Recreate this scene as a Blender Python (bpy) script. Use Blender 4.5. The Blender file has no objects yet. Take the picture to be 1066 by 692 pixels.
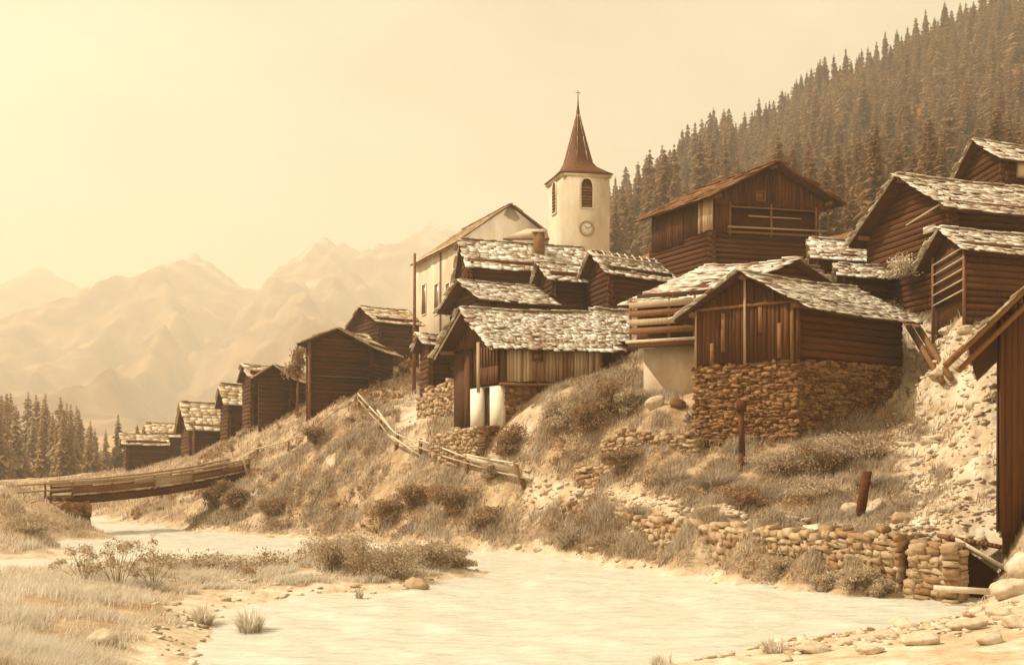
import bpy, math, random
import numpy as np
from mathutils import Vector

random.seed(7)
rng = np.random.default_rng(7)
SC = bpy.context.scene
COL = SC.collection
F = 1100.0          # focal length in photo pixels
HZ = 500.0          # horizon row in the photo
CX = 533.0
CAMZ = 3.2


def XY(px, Y):
    return np.array([(px - CX) * Y / F, Y])


def ZP(py, Y):
    return CAMZ + (HZ - py) * Y / F


# ------------------------------------------------------------------ colours
def sep(l):
    """grey reflectance -> the warm brown-to-cream tint of this toned world"""
    ks = [0.0, 0.05, 0.12, 0.3, 0.55, 0.8, 1.0]
    cs = [(0.03, 0.008, 0.002), (0.125, 0.043, 0.010), (0.225, 0.100, 0.032), (0.42, 0.275, 0.145),
          (0.65, 0.54, 0.39), (0.82, 0.785, 0.69), (0.95, 0.93, 0.88)]
    return tuple(float(np.interp(l, ks, [c[i] for c in cs])) for i in range(3)) + (1.0,)


MATS = {}


def mat(name, lo, hi, scale=(3, 3, 3), rough=0.9, bump=0.0, island=0.0, detail=6, bscale=None, extra=None, spec=0.2, lohi=(0.3, 0.7), trans=0.0):
    """two-tone noise material; island = share of a per-piece random tone"""
    m = bpy.data.materials.new(name)
    m.use_nodes = True
    nt = m.node_tree
    N, L = nt.nodes, nt.links
    b = N['Principled BSDF']
    b.inputs['Roughness'].default_value = rough
    b.inputs['Specular IOR Level'].default_value = spec
    tc = N.new('ShaderNodeTexCoord')
    mp = N.new('ShaderNodeMapping')
    mp.inputs['Scale'].default_value = scale
    L.new(tc.outputs['Object'], mp.inputs['Vector'])
    nz = N.new('ShaderNodeTexNoise')
    nz.inputs['Scale'].default_value = 1.0
    nz.inputs['Detail'].default_value = detail
    nz.inputs['Roughness'].default_value = 0.65
    L.new(mp.outputs['Vector'], nz.inputs['Vector'])
    fac = nz.outputs['Fac']
    if island > 0:
        g = N.new('ShaderNodeNewGeometry')
        mx = N.new('ShaderNodeMix')
        mx.inputs[0].default_value = island
        L.new(nz.outputs['Fac'], mx.inputs[2])
        L.new(g.outputs['Random Per Island'], mx.inputs[3])
        fac = mx.outputs[0]
    cr = N.new('ShaderNodeValToRGB')
    cr.color_ramp.elements[0].position = lohi[0]
    cr.color_ramp.elements[0].color = sep(lo)
    cr.color_ramp.elements[1].position = lohi[1]
    cr.color_ramp.elements[1].color = sep(hi)
    L.new(fac, cr.inputs['Fac'])
    L.new(cr.outputs['Color'], b.inputs['Base Color'])
    if trans > 0:
        tr = N.new('ShaderNodeBsdfTranslucent')
        ms = N.new('ShaderNodeMixShader')
        ms.inputs[0].default_value = trans
        L.new(cr.outputs['Color'], tr.inputs['Color'])
        L.new(b.outputs[0], ms.inputs[1])
        L.new(tr.outputs[0], ms.inputs[2])
        L.new(ms.outputs[0], N['Material Output'].inputs['Surface'])
    if bump > 0:
        bp = N.new('ShaderNodeBump')
        bp.inputs['Strength'].default_value = bump
        bp.inputs['Distance'].default_value = 0.05
        n2 = N.new('ShaderNodeTexNoise')
        n2.inputs['Scale'].default_value = 1.0
        n2.inputs['Detail'].default_value = 5
        mp2 = N.new('ShaderNodeMapping')
        mp2.inputs['Scale'].default_value = bscale or tuple(2 * s for s in scale)
        L.new(tc.outputs['Object'], mp2.inputs['Vector'])
        L.new(mp2.outputs['Vector'], n2.inputs['Vector'])
        L.new(n2.outputs['Fac'], bp.inputs['Height'])
        L.new(bp.outputs['Normal'], b.inputs['Normal'])
    MATS[name] = m
    return m


WOOD_D = mat('dark_log_wood', 0.014, 0.05, (1.2, 1.2, 14), 0.85, 0.5, 0.28)
WOOD_P = mat('dark_plank_wood', 0.014, 0.055, (12, 12, 1.0), 0.85, 0.4, 0.28)
WOOD_G = mat('grey_plank_wood', 0.13, 0.42, (14, 14, 0.9), 0.85, 0.4, 0.5)
WOOD_L = mat('bleached_wood', 0.28, 0.6, (6, 6, 6), 0.85, 0.3, 0.4)
WOOD_M = mat('brown_timber', 0.05, 0.15, (6, 6, 6), 0.85, 0.3, 0.4)
SLATE = mat('roof_slate', 0.14, 0.74, (0.9, 0.9, 0.9), 0.8, 0.35, 0.36, detail=10, lohi=(0.26, 0.66))
SLATE_F = mat('far_roof_slate', 0.30, 0.55, (1.2, 1.2, 1.2), 0.85, 0.3, 0.6)
SLATE_C = mat('church_slate', 0.2, 0.34, (1.0, 1.0, 5), 0.7, 0.3, 0.5)
SHING = mat('weathered_shingle', 0.05, 0.15, (2, 2, 2), 0.8, 0.3, 0.6)
SPIRE_M = mat('spire_shingle', 0.04, 0.085, (2, 2, 7), 0.7, 0.4, 0.0)
PLASTER = mat('white_plaster', 0.40, 0.60, (0.9, 0.9, 0.35), 0.95, 0.3, detail=10)
PLASTER_B = mat('stained_plaster', 0.3, 0.55, (0.9, 0.9, 0.6), 0.95, 0.4)
PLASTER_W = mat('whitewash', 0.6, 0.75, (1.2, 1.2, 1.2), 0.95, 0.3)
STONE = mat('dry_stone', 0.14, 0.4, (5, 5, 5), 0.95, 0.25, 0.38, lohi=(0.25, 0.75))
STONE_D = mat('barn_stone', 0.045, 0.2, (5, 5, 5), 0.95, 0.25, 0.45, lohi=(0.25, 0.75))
STONE_L = mat('pale_boulder', 0.26, 0.62, (3, 3, 3), 0.95, 0.7, 0.25)
MORTAR = mat('wall_core', 0.06, 0.14, (4, 4, 4), 0.95, 0.3)
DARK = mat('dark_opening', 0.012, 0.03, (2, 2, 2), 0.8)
GLASS = mat('window_pane', 0.05, 0.1, (2, 2, 2), 0.25, spec=0.5)
DIAL = mat('clock_dial', 0.7, 0.78, (2, 2, 2), 0.6)
IRON = mat('dark_iron', 0.03, 0.06, (4, 4, 4), 0.5, spec=0.4)
GRASS = mat('dry_grass', 0.18, 0.66, (0.6, 0.6, 0.6), 0.9, 0, 0.5, lohi=(0.2, 0.8), trans=.4)
LEAF = mat('shrub_leaf', 0.12, 0.36, (1.5, 1.5, 1.5), 0.8, 0, 0.5, lohi=(0.2, 0.8), trans=.35)
LEAF_P = mat('pale_shrub_leaf', 0.26, 0.6, (1.5, 1.5, 1.5), 0.8, 0, 0.5, lohi=(0.2, 0.8), trans=.4)
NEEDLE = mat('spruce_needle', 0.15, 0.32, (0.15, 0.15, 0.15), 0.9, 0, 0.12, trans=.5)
NEEDLE_P = mat('haze_paled_needle', 0.28, 0.5, (0.4, 0.4, 0.4), 0.85, 0, 0.25, trans=.5)  # distance haze partly painted into this lighter needle colour
BARK = mat('bark', 0.06, 0.16, (4, 4, 1), 0.9, 0.4)


# ------------------------------------------------------------------ mesh builder
class MB:
    def __init__(self):
        self.v, self.f, self.n = [], [], 0

    def add(self, verts, *faces):
        verts = np.asarray(verts, float).reshape(-1, 3)
        self.v.append(verts)
        for fa in faces:
            self.f.append(np.asarray(fa, np.int64) + self.n)
        self.n += len(verts)
        return self

    def inst(self, tv, tf, M):
        """many transformed copies: tv (n,3), tf (m,k), M (c,3,4)"""
        c, n = len(M), len(tv)
        vv = np.einsum('cij,nj->cni', M[:, :, :3], tv) + M[:, None, :, 3]
        ff = (tf[None] + (np.arange(c) * n)[:, None, None]).reshape(-1, tf.shape[1])
        self.add(vv.reshape(-1, 3), ff)

    def box(self, p, ax, ay, az):
        """parallelepiped from corner p with edge vectors"""
        p, ax, ay, az = [np.asarray(q, float) for q in (p, ax, ay, az)]
        vs = [p, p + ax, p + ax + ay, p + ay, p + az, p + ax + az, p + ax + ay + az, p + ay + az]
        self.add(vs, BOXF)
        return self

    def tube(self, p, q, r0, r1=None, n=8, flat=1.0, up=(0, 0, 1)):
        p, q = np.asarray(p, float), np.asarray(q, float)
        r1 = r0 if r1 is None else r1
        d = q - p
        d = d / (np.linalg.norm(d) + 1e-9)
        up = np.asarray(up, float)
        if abs(np.dot(up, d)) > 0.95:
            up = np.array([1.0, 0, 0])
        s = np.cross(d, up)
        s /= np.linalg.norm(s)
        u = np.cross(s, d)
        a = np.arange(n) * 2 * np.pi / n + np.pi / n
        ring = np.cos(a)[:, None] * s * flat + np.sin(a)[:, None] * u
        vs = np.vstack([p + ring * r0, q + ring * r1])
        i = np.arange(n)
        j = (i + 1) % n
        self.add(vs, np.stack([i, j, j + n, i + n], 1), [list(range(n))[::-1]], [list(range(n, 2 * n))])
        return self

    def build(self, name, material, parent=None, smooth=False, attr=None):
        if not self.v:
            return None
        v = np.vstack(self.v)
        if parent is not None:
            off = np.array(WORLD[parent.name])
            v = v - off
        me = bpy.data.meshes.new(name)
        nl = sum(a.size for a in self.f)
        npoly = sum(len(a) for a in self.f)
        me.vertices.add(len(v))
        me.vertices.foreach_set('co', v.astype(np.float32).ravel())
        me.loops.add(nl)
        me.loops.foreach_set('vertex_index', np.concatenate([a.ravel() for a in self.f]).astype(np.int32))
        me.polygons.add(npoly)
        tot = np.concatenate([np.full(len(a), a.shape[1]) for a in self.f])
        st = np.concatenate([[0], np.cumsum(tot)[:-1]])
        me.polygons.foreach_set('loop_start', st.astype(np.int32))
        me.update(calc_edges=True)
        if smooth:
            me.polygons.foreach_set('use_smooth', np.ones(npoly, bool))
        if attr:
            for k, arr in attr.items():
                at = me.attributes.new(k, 'FLOAT', 'POINT')
                at.data.foreach_set('value', arr.astype(np.float32))
        me.validate()
        me.materials.append(material)
        o = bpy.data.objects.new(name, me)
        COL.objects.link(o)
        if parent is not None:
            o.parent = parent
            WORLD[o.name] = WORLD[parent.name]
        else:
            WORLD[o.name] = (0, 0, 0)
        return o


BOXF = np.array([(0, 3, 2, 1), (4, 5, 6, 7), (0, 1, 5, 4), (1, 2, 6, 5), (2, 3, 7, 6), (3, 0, 4, 7)])
WORLD = {}


def thing(name, label, cat, loc, group=None):
    o = bpy.data.objects.new(name, None)
    o.empty_display_size = 0.3
    COL.objects.link(o)
    loc = [float(c) for c in loc]
    o.location = loc
    WORLD[o.name] = tuple(loc)
    o['label'] = label
    o['category'] = cat
    if group:
        o['group'] = group
    return o


def single(mb, name, material, label, cat, loc, group=None, smooth=False):
    """a thing that is one mesh, origin at loc"""
    loc = np.asarray(loc, float)
    mb.v = [np.vstack(mb.v) - loc]
    o = mb.build(name, material, None, smooth)
    o.location = [float(c) for c in loc]
    WORLD[o.name] = tuple(loc)
    o['label'] = label
    o['category'] = cat
    if group:
        o['group'] = group
    return o


# ------------------------------------------------------------------ noise
def _hash(ix, iy, seed):
    h = (ix * 374761393 + iy * 668265263 + seed * 982451653) & 0xFFFFFFFF
    h = ((h ^ (h >> 13)) * 1274126177) & 0xFFFFFFFF
    h = h ^ (h >> 16)
    return (h & 0xFFFF) / 65535.0


def vnoise(x, y, seed=0):
    x, y = np.asarray(x, float), np.asarray(y, float)
    ix, iy = np.floor(x).astype(np.int64), np.floor(y).astype(np.int64)
    fx, fy = x - ix, y - iy
    fx, fy = fx * fx * (3 - 2 * fx), fy * fy * (3 - 2 * fy)
    a, b = _hash(ix, iy, seed), _hash(ix + 1, iy, seed)
    c, d = _hash(ix, iy + 1, seed), _hash(ix + 1, iy + 1, seed)
    return (a * (1 - fx) + b * fx) * (1 - fy) + (c * (1 - fx) + d * fx) * fy * 1.0


def fbm(x, y, oct=4, seed=0, gain=0.5):
    s, a, t = 0, 1.0, 0
    for i in range(oct):
        s = s + a * (vnoise(x * 2 ** i, y * 2 ** i, seed + i * 17) - 0.5)
        t += a
        a *= gain
    return s / t * 2


# ------------------------------------------------------------------ terrain
CP = []


def S(px, py, Y):
    CP.append(((px - CX) / F, math.log(Y), ZP(py, Y)))


def Z(px, Y, z):
    CP.append(((px - CX) / F, math.log(Y), z))


def shore(px, py):
    Z(px, CAMZ * F / (py - HZ), 0.0)


for px, py in ((80, 538), (130, 541), (190, 550), (250, 556), (300, 559), (350, 562), (400, 566), (440, 569), (485, 572), (520, 574),
               (570, 578), (620, 583), (680, 593), (720, 600), (780, 608), (850, 616), (920, 622), (985, 627)):
    shore(px, py)
# river bed
for px, Y, z in ((600, 20, -.9), (600, 28, -.9), (600, 36, -.6), (450, 24, -.8), (330, 22, -.6), (300, 51, -.6), (400, 48, -.35), (450, 43, -.4),
                 (200, 58, -.6), (100, 65, -.6), (100, 76, -.5), (20, 39.5, -.3), (-150, 40, -.4), (750, 24, -.7), (850, 26, -.6), (930, 26.2, -.4),
                 (700, 30, -.8), (530, 40, -.6), (530, 14, -.6), (700, 14, -.5), (550, 32, -.8)):
    Z(px, Y, z)
# gravel spit and near bank
for px, py in ((507, 598), (430, 613), (300, 622), (215, 642), (192, 692), (100, 577), (200, 581), (330, 577), (440, 580), (0, 600)):
    shore(px, py)
for px, Y, z in ((100, 32, .45), (250, 37, .35), (400, 37, .4), (470, 36.5, .3), (0, 20, .7), (100, 20, .55), (-200, 25, .8), (0, 30, .5),
                 (160, 24, .35), (0, 12, 1.0), (533, 4, 1.5), (300, 4, 1.5), (800, 4, 1.4), (533, 8, .5), (200, 11, .4), (900, 8, .6), (-400, 12, 1.2),
                 (1500, 12, 1.0)):
    Z(px, Y, z)
# right foreground spur
for px, py in ((1000, 642), (900, 656), (800, 670), (700, 692)):
    shore(px, py)
for px, Y, z in ((1000, 19, .5), (900, 17.5, .3), (1100, 24, .7), (1035, 26.3, .35), (1080, 27.5, .9), (965, 27.9, -.1), (1000, 27.4, -.2), (1030, 27.9, -.1), (1020, 29.2, -.05), (985, 29.4, -.05), (960, 29.0, -.1), (740, 35.3, .1), (800, 32.5, .1), (860, 30.6, .08), (905, 29.35, .06), (740, 36.3, 1.6), (800, 33.5, 1.6), (860, 31.55, 1.6), (905, 30.3, 1.62), (1000, 14, .5), (1300, 22, 1.2)):
    Z(px, Y, z)
# left mound and valley floor
for px, py, Y in ((20, 529, 50), (44, 522, 60), (0, 520, 60), (0, 505, 100), (60, 500, 180), (0, 492, 250), (120, 492, 180), (100, 527, 105),
                  (-150, 515, 60), (-150, 500, 150), (-100, 530, 48), (150, 486, 230)):
    S(px, py, Y)
for px, Y in ((0, 43.5), (50, 50), (62, 56), (76, 64), (74, 80), (-150, 44)):
    Z(px, Y, 0.0)
# far bank
for px, py, Y in ((130, 516, 100), (130, 490, 120), (190, 530, 76), (190, 500, 88), (190, 474, 105), (250, 520, 68), (250, 492, 74), (250, 472, 84), (250, 452, 92),
                  (300, 510, 66), (300, 472, 73), (300, 448, 80), (300, 430, 90), (350, 520, 61), (350, 470, 64), (350, 428, 68), (350, 420, 76),
                  (350, 411, 88), (400, 520, 57), (400, 475, 60.5), (400, 448, 64), (400, 423, 70), (400, 402, 80), (400, 388, 92), (440, 520, 54.5),
                  (440, 480, 57.5), (440, 450, 60.5), (440, 421, 66), (440, 402, 75), (440, 392, 90), (440, 388, 105), (485, 530, 51), (485, 493, 53),
                  (485, 478, 54.5), (485, 440, 57), (520, 540, 49), (520, 512, 50.5), (520, 480, 52), (520, 445, 54), (570, 530, 47.3), (570, 508, 48.5),
                  (570, 480, 49.5), (570, 440, 51), (570, 412, 53), (570, 400, 55.5), (620, 545, 43.8), (620, 517, 45.5), (620, 500, 46.8), (620, 465, 48),
                  (620, 430, 49.5), (620, 402, 51.5), (620, 395, 55), (680, 536, 40.3), (680, 526, 41.8), (680, 480, 44), (680, 430, 46.5), (680, 412, 48.5),
                  (720, 544, 37.7), (720, 536, 39.5), (720, 500, 42), (720, 468, 44.3), (780, 552, 34.7), (780, 543, 36.5), (780, 505, 39.5), (780, 474, 42.2),
                  (850, 557, 32.2), (850, 549, 34), (850, 500, 38.5), (850, 464, 41.5), (920, 561, 30.2), (920, 551, 32), (920, 505, 36.3), (920, 462, 40.5),
                  (920, 441, 44), (990, 551, 30.6), (990, 503, 35), (990, 452, 39), (990, 400, 41.5), (990, 352, 43), (990, 336, 45),
                  (990, 318, 52), (1030, 540, 30.6), (1030, 520, 32), (1030, 470, 34), (1030, 420, 36.5), (1030, 380, 38.5), (945, 422, 44.5), (945, 382, 46),
                  (945, 335, 49), (1075, 535, 28.5)):
    S(px, py, Y)
for px, Y, z in ((1150, 30, 2.8), (1200, 40, 6), (1350, 28, 2.2), (600, 66, 10.5), (540, 62, 9.3), (560, 74, 12.5), (650, 60, 10.5), (700, 49, 7.3),
                 (690, 56, 10.5), (720, 62, 14.6), (860, 62, 15), (790, 54, 12), (790, 48, 8.5), (640, 66, 12), (480, 100, 14.3), (433, 112, 14), (600, 96, 15.5),
                 (900, 51, 11.5), (900, 58, 14.0), (1000, 56, 13.5), (1100, 45, 9.5), (1066, 64, 16.5), (500, 75, 11), (900, 46.5, 9.5)):
    Z(px, Y, z)
# wooded slope and the land behind the village
for px, py, Y in ((640, 258, 400), (700, 206, 400), (760, 165, 410), (840, 116, 420), (920, 86, 430), (1000, 50, 440), (1066, 20, 440), (1200, -40, 440),
                  (900, 275, 90), (900, 238, 200), (760, 282, 100), (760, 248, 200), (680, 285, 115), (680, 262, 200), (1066, 185, 200), (1066, 235, 100),
                  (560, 282, 350), (500, 335, 330), (430, 400, 300), (300, 460, 260), (1250, 150, 200), (1250, 210, 100), (600, 300, 150), (500, 360, 150),
                  (400, 410, 140), (300, 450, 130), (220, 480, 160)):
    S(px, py, Y)
for px, Y, z in ((640, 650, 85), (800, 650, 120), (1000, 650, 165), (1200, 650, 190), (400, 650, 10), (200, 650, 4), (0, 650, 5), (-300, 650, 12), (-300, 300, 10)):
    Z(px, Y, z)

CP = np.array(CP)
_P = CP[:, :2]
_C = 0.012


def _phi(d2):
    return -np.sqrt(d2 + _C * _C)


def _fit():
    n = len(CP)
    d2 = ((_P[:, None] - _P[None]) ** 2).sum(-1)
    A = np.zeros((n + 3, n + 3))
    # heights scale with depth, so fit z / Y (a view-independent smooth ratio of height to range)
    A[:n, :n] = _phi(d2) - np.eye(n) * 2e-4
    Pm = np.hstack([np.ones((n, 1)), _P])
    A[:n, n:] = Pm
    A[n:, :n] = Pm.T
    rhs = np.zeros(n + 3)
    rhs[:n] = CP[:, 2] / np.exp(CP[:, 1])
    return np.linalg.solve(A, rhs)


_W = _fit()


def base_h(x, y):
    x, y = np.atleast_1d(np.asarray(x, float)), np.atleast_1d(np.asarray(y, float))
    yy = np.maximum(y, 2.0)
    q = np.stack([x / yy, np.log(yy)], -1).reshape(-1, 2)
    out = np.empty(len(q))
    for i in range(0, len(q), 20000):
        qq = q[i:i + 20000]
        d2 = ((qq[:, None] - _P[None]) ** 2).sum(-1)
        out[i:i + 20000] = _phi(d2) @ _W[:len(_P)] + _W[-3] + qq @ _W[-2:]
    return out.reshape(x.shape) * yy


def height(x, y):
    x, y = np.atleast_1d(np.asarray(x, float)), np.atleast_1d(np.asarray(y, float))
    h = base_h(x, y)
    px = x / np.maximum(y, 2) * F + CX
    up = np.clip((h - 0.1) / 1.5, 0, 1)
    bank = np.clip((px - 150) / 60, 0, 1) * np.clip((580 - px) / 60, 0, 1) * np.clip((h - 0.2) / 1.0, 0, 1) * np.clip((8 - h) / 2, 0, 1) * (y < 110) * (y > 44)
    gully = 1 - np.abs(fbm((x + 0.55 * y) / 2.6, y / 9.0 + x * 0.05, 3, 5))
    det = fbm(x / 1.7, y / 1.7, 4, 11) * 0.16 * (0.25 + 0.75 * up)
    det2 = fbm(x / 6, y / 6, 3, 23) * 0.25 * up
    far = np.clip((y - 90) / 120, 0, 1)
    rock = np.clip((px - 930) / 20, 0, 1) * np.clip((1060 - px) / 20, 0, 1) * np.clip((y - 30) / 3, 0, 1) * (y < 50)
    det3 = (fbm(x / 0.7, y / 0.7, 3, 41) * 0.3 + fbm(x / 2.2, y / 1.1, 3, 43) * .5) * rock
    return h + det + det2 + det3 - bank * (0.55 - 0.75 * (gully - 0.35)) * 0.8 + far * fbm(x / 30, y / 30, 4, 31) * 5 * np.clip((px - 600) / 60, 0, 1)


def H1(x, y):
    return float(height(np.array([x]), np.array([y]))[0])


def bareness(x, y):
    """1 = trodden earth, gravel and scree, 0 = grass"""
    px = x / np.maximum(y, 2) * F + CX
    h = base_h(x, y)
    n = fbm(x / 1.3, y / 1.3, 4, 77)
    b = np.zeros_like(px)
    b = np.maximum(b, np.clip((px - 925 - (y < 36) * 10) / 18, 0, 1) * np.clip((y - 28) / 2, 0, 1) * (y < 52))       # scree path
    yl = np.interp(px, [545, 570, 620, 680, 720, 780, 850, 920, 990], [49.7, 48.5, 45.6, 41.2, 39, 36, 33.4, 31.4, 29.6])
    b = np.maximum(b, (px > 545) * np.clip(1.25 - np.abs(y - yl) / 0.9, 0, 1) * 0.9)       # ledge path
    b = np.maximum(b, np.clip(1.3 - np.hypot((px - 437) / 38, (y - 66) / 5.5), 0, 1))        # bald patch by the fence
    b = np.maximum(b, np.clip((0.30 + n * .25 - h) * 6, 0, 1) * (y < 46))   # gravel rims
    b = np.maximum(b, np.clip(1.5 - np.hypot((px - 275) / 65, (y - 39) / 4.0) + n * .8, 0, 1) * .8)
    b = np.maximum(b, (px > 660) * (y < 27) * 1.0)
    b = np.maximum(b, np.clip(0.5 - h, 0, .5) * 2 * (y > 46) * 0.6)
    gul = np.clip((px - 160) / 40, 0, 1) * np.clip((600 - px) / 60, 0, 1) * (y > 46) * (y < 85) * np.clip((fbm((x + 0.55 * y) / 1.3, y / 9.0, 4, 91) + n * .35 - 0.22) * 4, 0, 1)
    b = np.maximum(b, gul * 0.5)
    return np.clip(b + n * 0.7 * (b > 0.02), 0, 1)


def ground_material():
    m = bpy.data.materials.new('ground_earth_and_turf')
    m.use_nodes = True
    N, L = m.node_tree.nodes, m.node_tree.links
    b = N['Principled BSDF']
    b.inputs['Roughness'].default_value = 0.95
    b.inputs['Specular IOR Level'].default_value = 0.1
    tc = N.new('ShaderNodeTexCoord')

    def ramp(scale, lo, hi, p0, p1):
        nz = N.new('ShaderNodeTexNoise')
        nz.inputs['Scale'].default_value = scale
        nz.inputs['Detail'].default_value = 9
        nz.inputs['Roughness'].default_value = 0.7
        L.new(tc.outputs['Object'], nz.inputs['Vector'])
        cr = N.new('ShaderNodeValToRGB')
        cr.color_ramp.elements[0].position, cr.color_ramp.elements[1].position = p0, p1
        cr.color_ramp.elements[0].color, cr.color_ramp.elements[1].color = sep(lo), sep(hi)
        L.new(nz.outputs['Fac'], cr.inputs['Fac'])
        return nz, cr
    n1, turf = ramp(0.8, 0.16, 0.42, 0.32, 0.68)
    n2, bare = ramp(1.3, 0.28, 0.6, 0.33, 0.66)
    at = N.new('ShaderNodeAttribute')
    at.attribute_name = 'bare'
    mx = N.new('ShaderNodeMix')
    mx.data_type = 'RGBA'
    L.new(at.outputs['Fac'], mx.inputs['Factor'])
    L.new(turf.outputs['Color'], mx.inputs[6])
    L.new(bare.outputs['Color'], mx.inputs[7])
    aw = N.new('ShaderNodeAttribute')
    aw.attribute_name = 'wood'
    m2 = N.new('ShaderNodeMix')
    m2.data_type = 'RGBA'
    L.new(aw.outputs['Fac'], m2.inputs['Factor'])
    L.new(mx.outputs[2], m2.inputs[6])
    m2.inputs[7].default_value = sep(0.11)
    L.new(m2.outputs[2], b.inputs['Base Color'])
    bp = N.new('ShaderNodeBump')
    bp.inputs['Strength'].default_value = 0.7
    bp.inputs['Distance'].default_value = 0.12
    n3 = N.new('ShaderNodeTexNoise')
    n3.inputs['Scale'].default_value = 4
    n3.inputs['Detail'].default_value = 8
    L.new(tc.outputs['Object'], n3.inputs['Vector'])
    L.new(n3.outputs['Fac'], bp.inputs['Height'])
    L.new(bp.outputs['Normal'], b.inputs['Normal'])
    return m


GROUND = ground_material()


def build_terrain():
    us = np.concatenate([np.linspace(-1.6, -0.56, 50, endpoint=False), np.linspace(-0.56, 0.56, 520), np.linspace(0.56, 1.6, 51)[1:]])
    ls = np.concatenate([np.linspace(math.log(2.2), math.log(14), 40, endpoint=False), np.linspace(math.log(14), math.log(130), 520, endpoint=False),
                         np.linspace(math.log(130), math.log(640), 110)])
    U, Lg = np.meshgrid(us, ls)
    Yv = np.exp(Lg)
    X = U * Yv
    Hh = height(X.ravel(), Yv.ravel()).reshape(X.shape)
    b = bareness(X.ravel(), Yv.ravel())
    mb = MB()
    nu, nl = len(us), len(ls)
    idx = np.arange(nu * nl).reshape(nl, nu)
    q = np.stack([idx[:-1, :-1], idx[:-1, 1:], idx[1:, 1:], idx[1:, :-1]], -1).reshape(-1, 4)
    mb.add(np.stack([X, Yv, Hh], -1).reshape(-1, 3), q)
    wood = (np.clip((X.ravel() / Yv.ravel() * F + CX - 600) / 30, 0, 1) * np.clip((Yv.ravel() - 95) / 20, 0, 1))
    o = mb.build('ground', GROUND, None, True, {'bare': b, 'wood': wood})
    o['kind'] = 'structure'
    # wide valley floor under and beyond it
    mb = MB()
    g = np.linspace(-1, 1, 61)
    gx, gy = np.meshgrid(np.sign(g) * np.abs(g) ** 1.5 * 6500, np.sign(g) * np.abs(g) ** 1.5 * 6500)
    gz = -2.5 + fbm(gx / 400, gy / 400, 3, 3) * 1.0 - 0.4
    idx = np.arange(61 * 61).reshape(61, 61)
    mb.add(np.stack([gx, gy, gz], -1).reshape(-1, 3), np.stack([idx[:-1, :-1], idx[:-1, 1:], idx[1:, 1:], idx[1:, :-1]], -1).reshape(-1, 4))
    o = mb.build('valley_floor', GROUND, None, True, {'bare': np.zeros(61 * 61)})
    o['kind'] = 'structure'
    # bank behind the camera
    mb = MB()
    mb.add([(-60, 2.3, 1.0), (60, 2.3, 1.0), (60, -60, 1.6), (-60, -60, 1.6)], [(0, 3, 2, 1)])
    o = mb.build('near_bank', GROUND, None, False, {'bare': np.zeros(4)})
    o['kind'] = 'structure'


build_terrain()


def build_water():
    m = bpy.data.materials.new('milky_glacier_water')
    m.use_nodes = True
    N, L = m.node_tree.nodes, m.node_tree.links
    b = N['Principled BSDF']
    b.inputs['Roughness'].default_value = 0.18
    b.inputs['IOR'].default_value = 1.33
    tc = N.new('ShaderNodeTexCoord')
    mp = N.new('ShaderNodeMapping')
    mp.inputs['Rotation'].default_value = (0, 0, math.radians(-38))
    mp.inputs['Scale'].default_value = (0.5, 1.6, 1)
    L.new(tc.outputs['Object'], mp.inputs['Vector'])
    nz = N.new('ShaderNodeTexNoise')
    nz.inputs['Scale'].default_value = 1.7
    nz.inputs['Detail'].default_value = 9
    nz.inputs['Roughness'].default_value = 0.65
    L.new(mp.outputs['Vector'], nz.inputs['Vector'])
    cr = N.new('ShaderNodeValToRGB')
    cr.color_ramp.elements[0].position, cr.color_ramp.elements[1].position = 0.3, 0.72
    cr.color_ramp.elements[0].color, cr.color_ramp.elements[1].color = (.56, .52, .42, 1), (.78, .74, .63, 1)
    L.new(nz.outputs['Fac'], cr.inputs['Fac'])
    L.new(cr.outputs['Color'], b.inputs['Base Color'])
    bp = N.new('ShaderNodeBump')
    bp.inputs['Strength'].default_value = 0.9
    bp.inputs['Distance'].default_value = 0.16
    L.new(nz.outputs['Fac'], bp.inputs['Height'])
    L.new(bp.outputs['Normal'], b.inputs['Normal'])
    us = np.linspace(-0.8, 0.8, 260)
    ls = np.linspace(math.log(5), math.log(110), 260)
    U, Lg = np.meshgrid(us, ls)
    Y = np.exp(Lg)
    X = U * Y
    xr, yr = X * .79 - Y * .61, X * .61 + Y * .79
    zz = fbm(xr / 1.5, yr / .6, 5, 50) * 0.09 * np.clip(Y / 20, .4, 1.4)
    idx = np.arange(260 * 260).reshape(260, 260)
    mb = MB()
    mb.add(np.stack([X, Y, zz], -1).reshape(-1, 3), np.stack([idx[:-1, :-1], idx[:-1, 1:], idx[1:, 1:], idx[1:, :-1]], -1).reshape(-1, 4))
    o = mb.build('river_water', m, None, True)
    o['kind'] = 'structure'


build_water()


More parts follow.
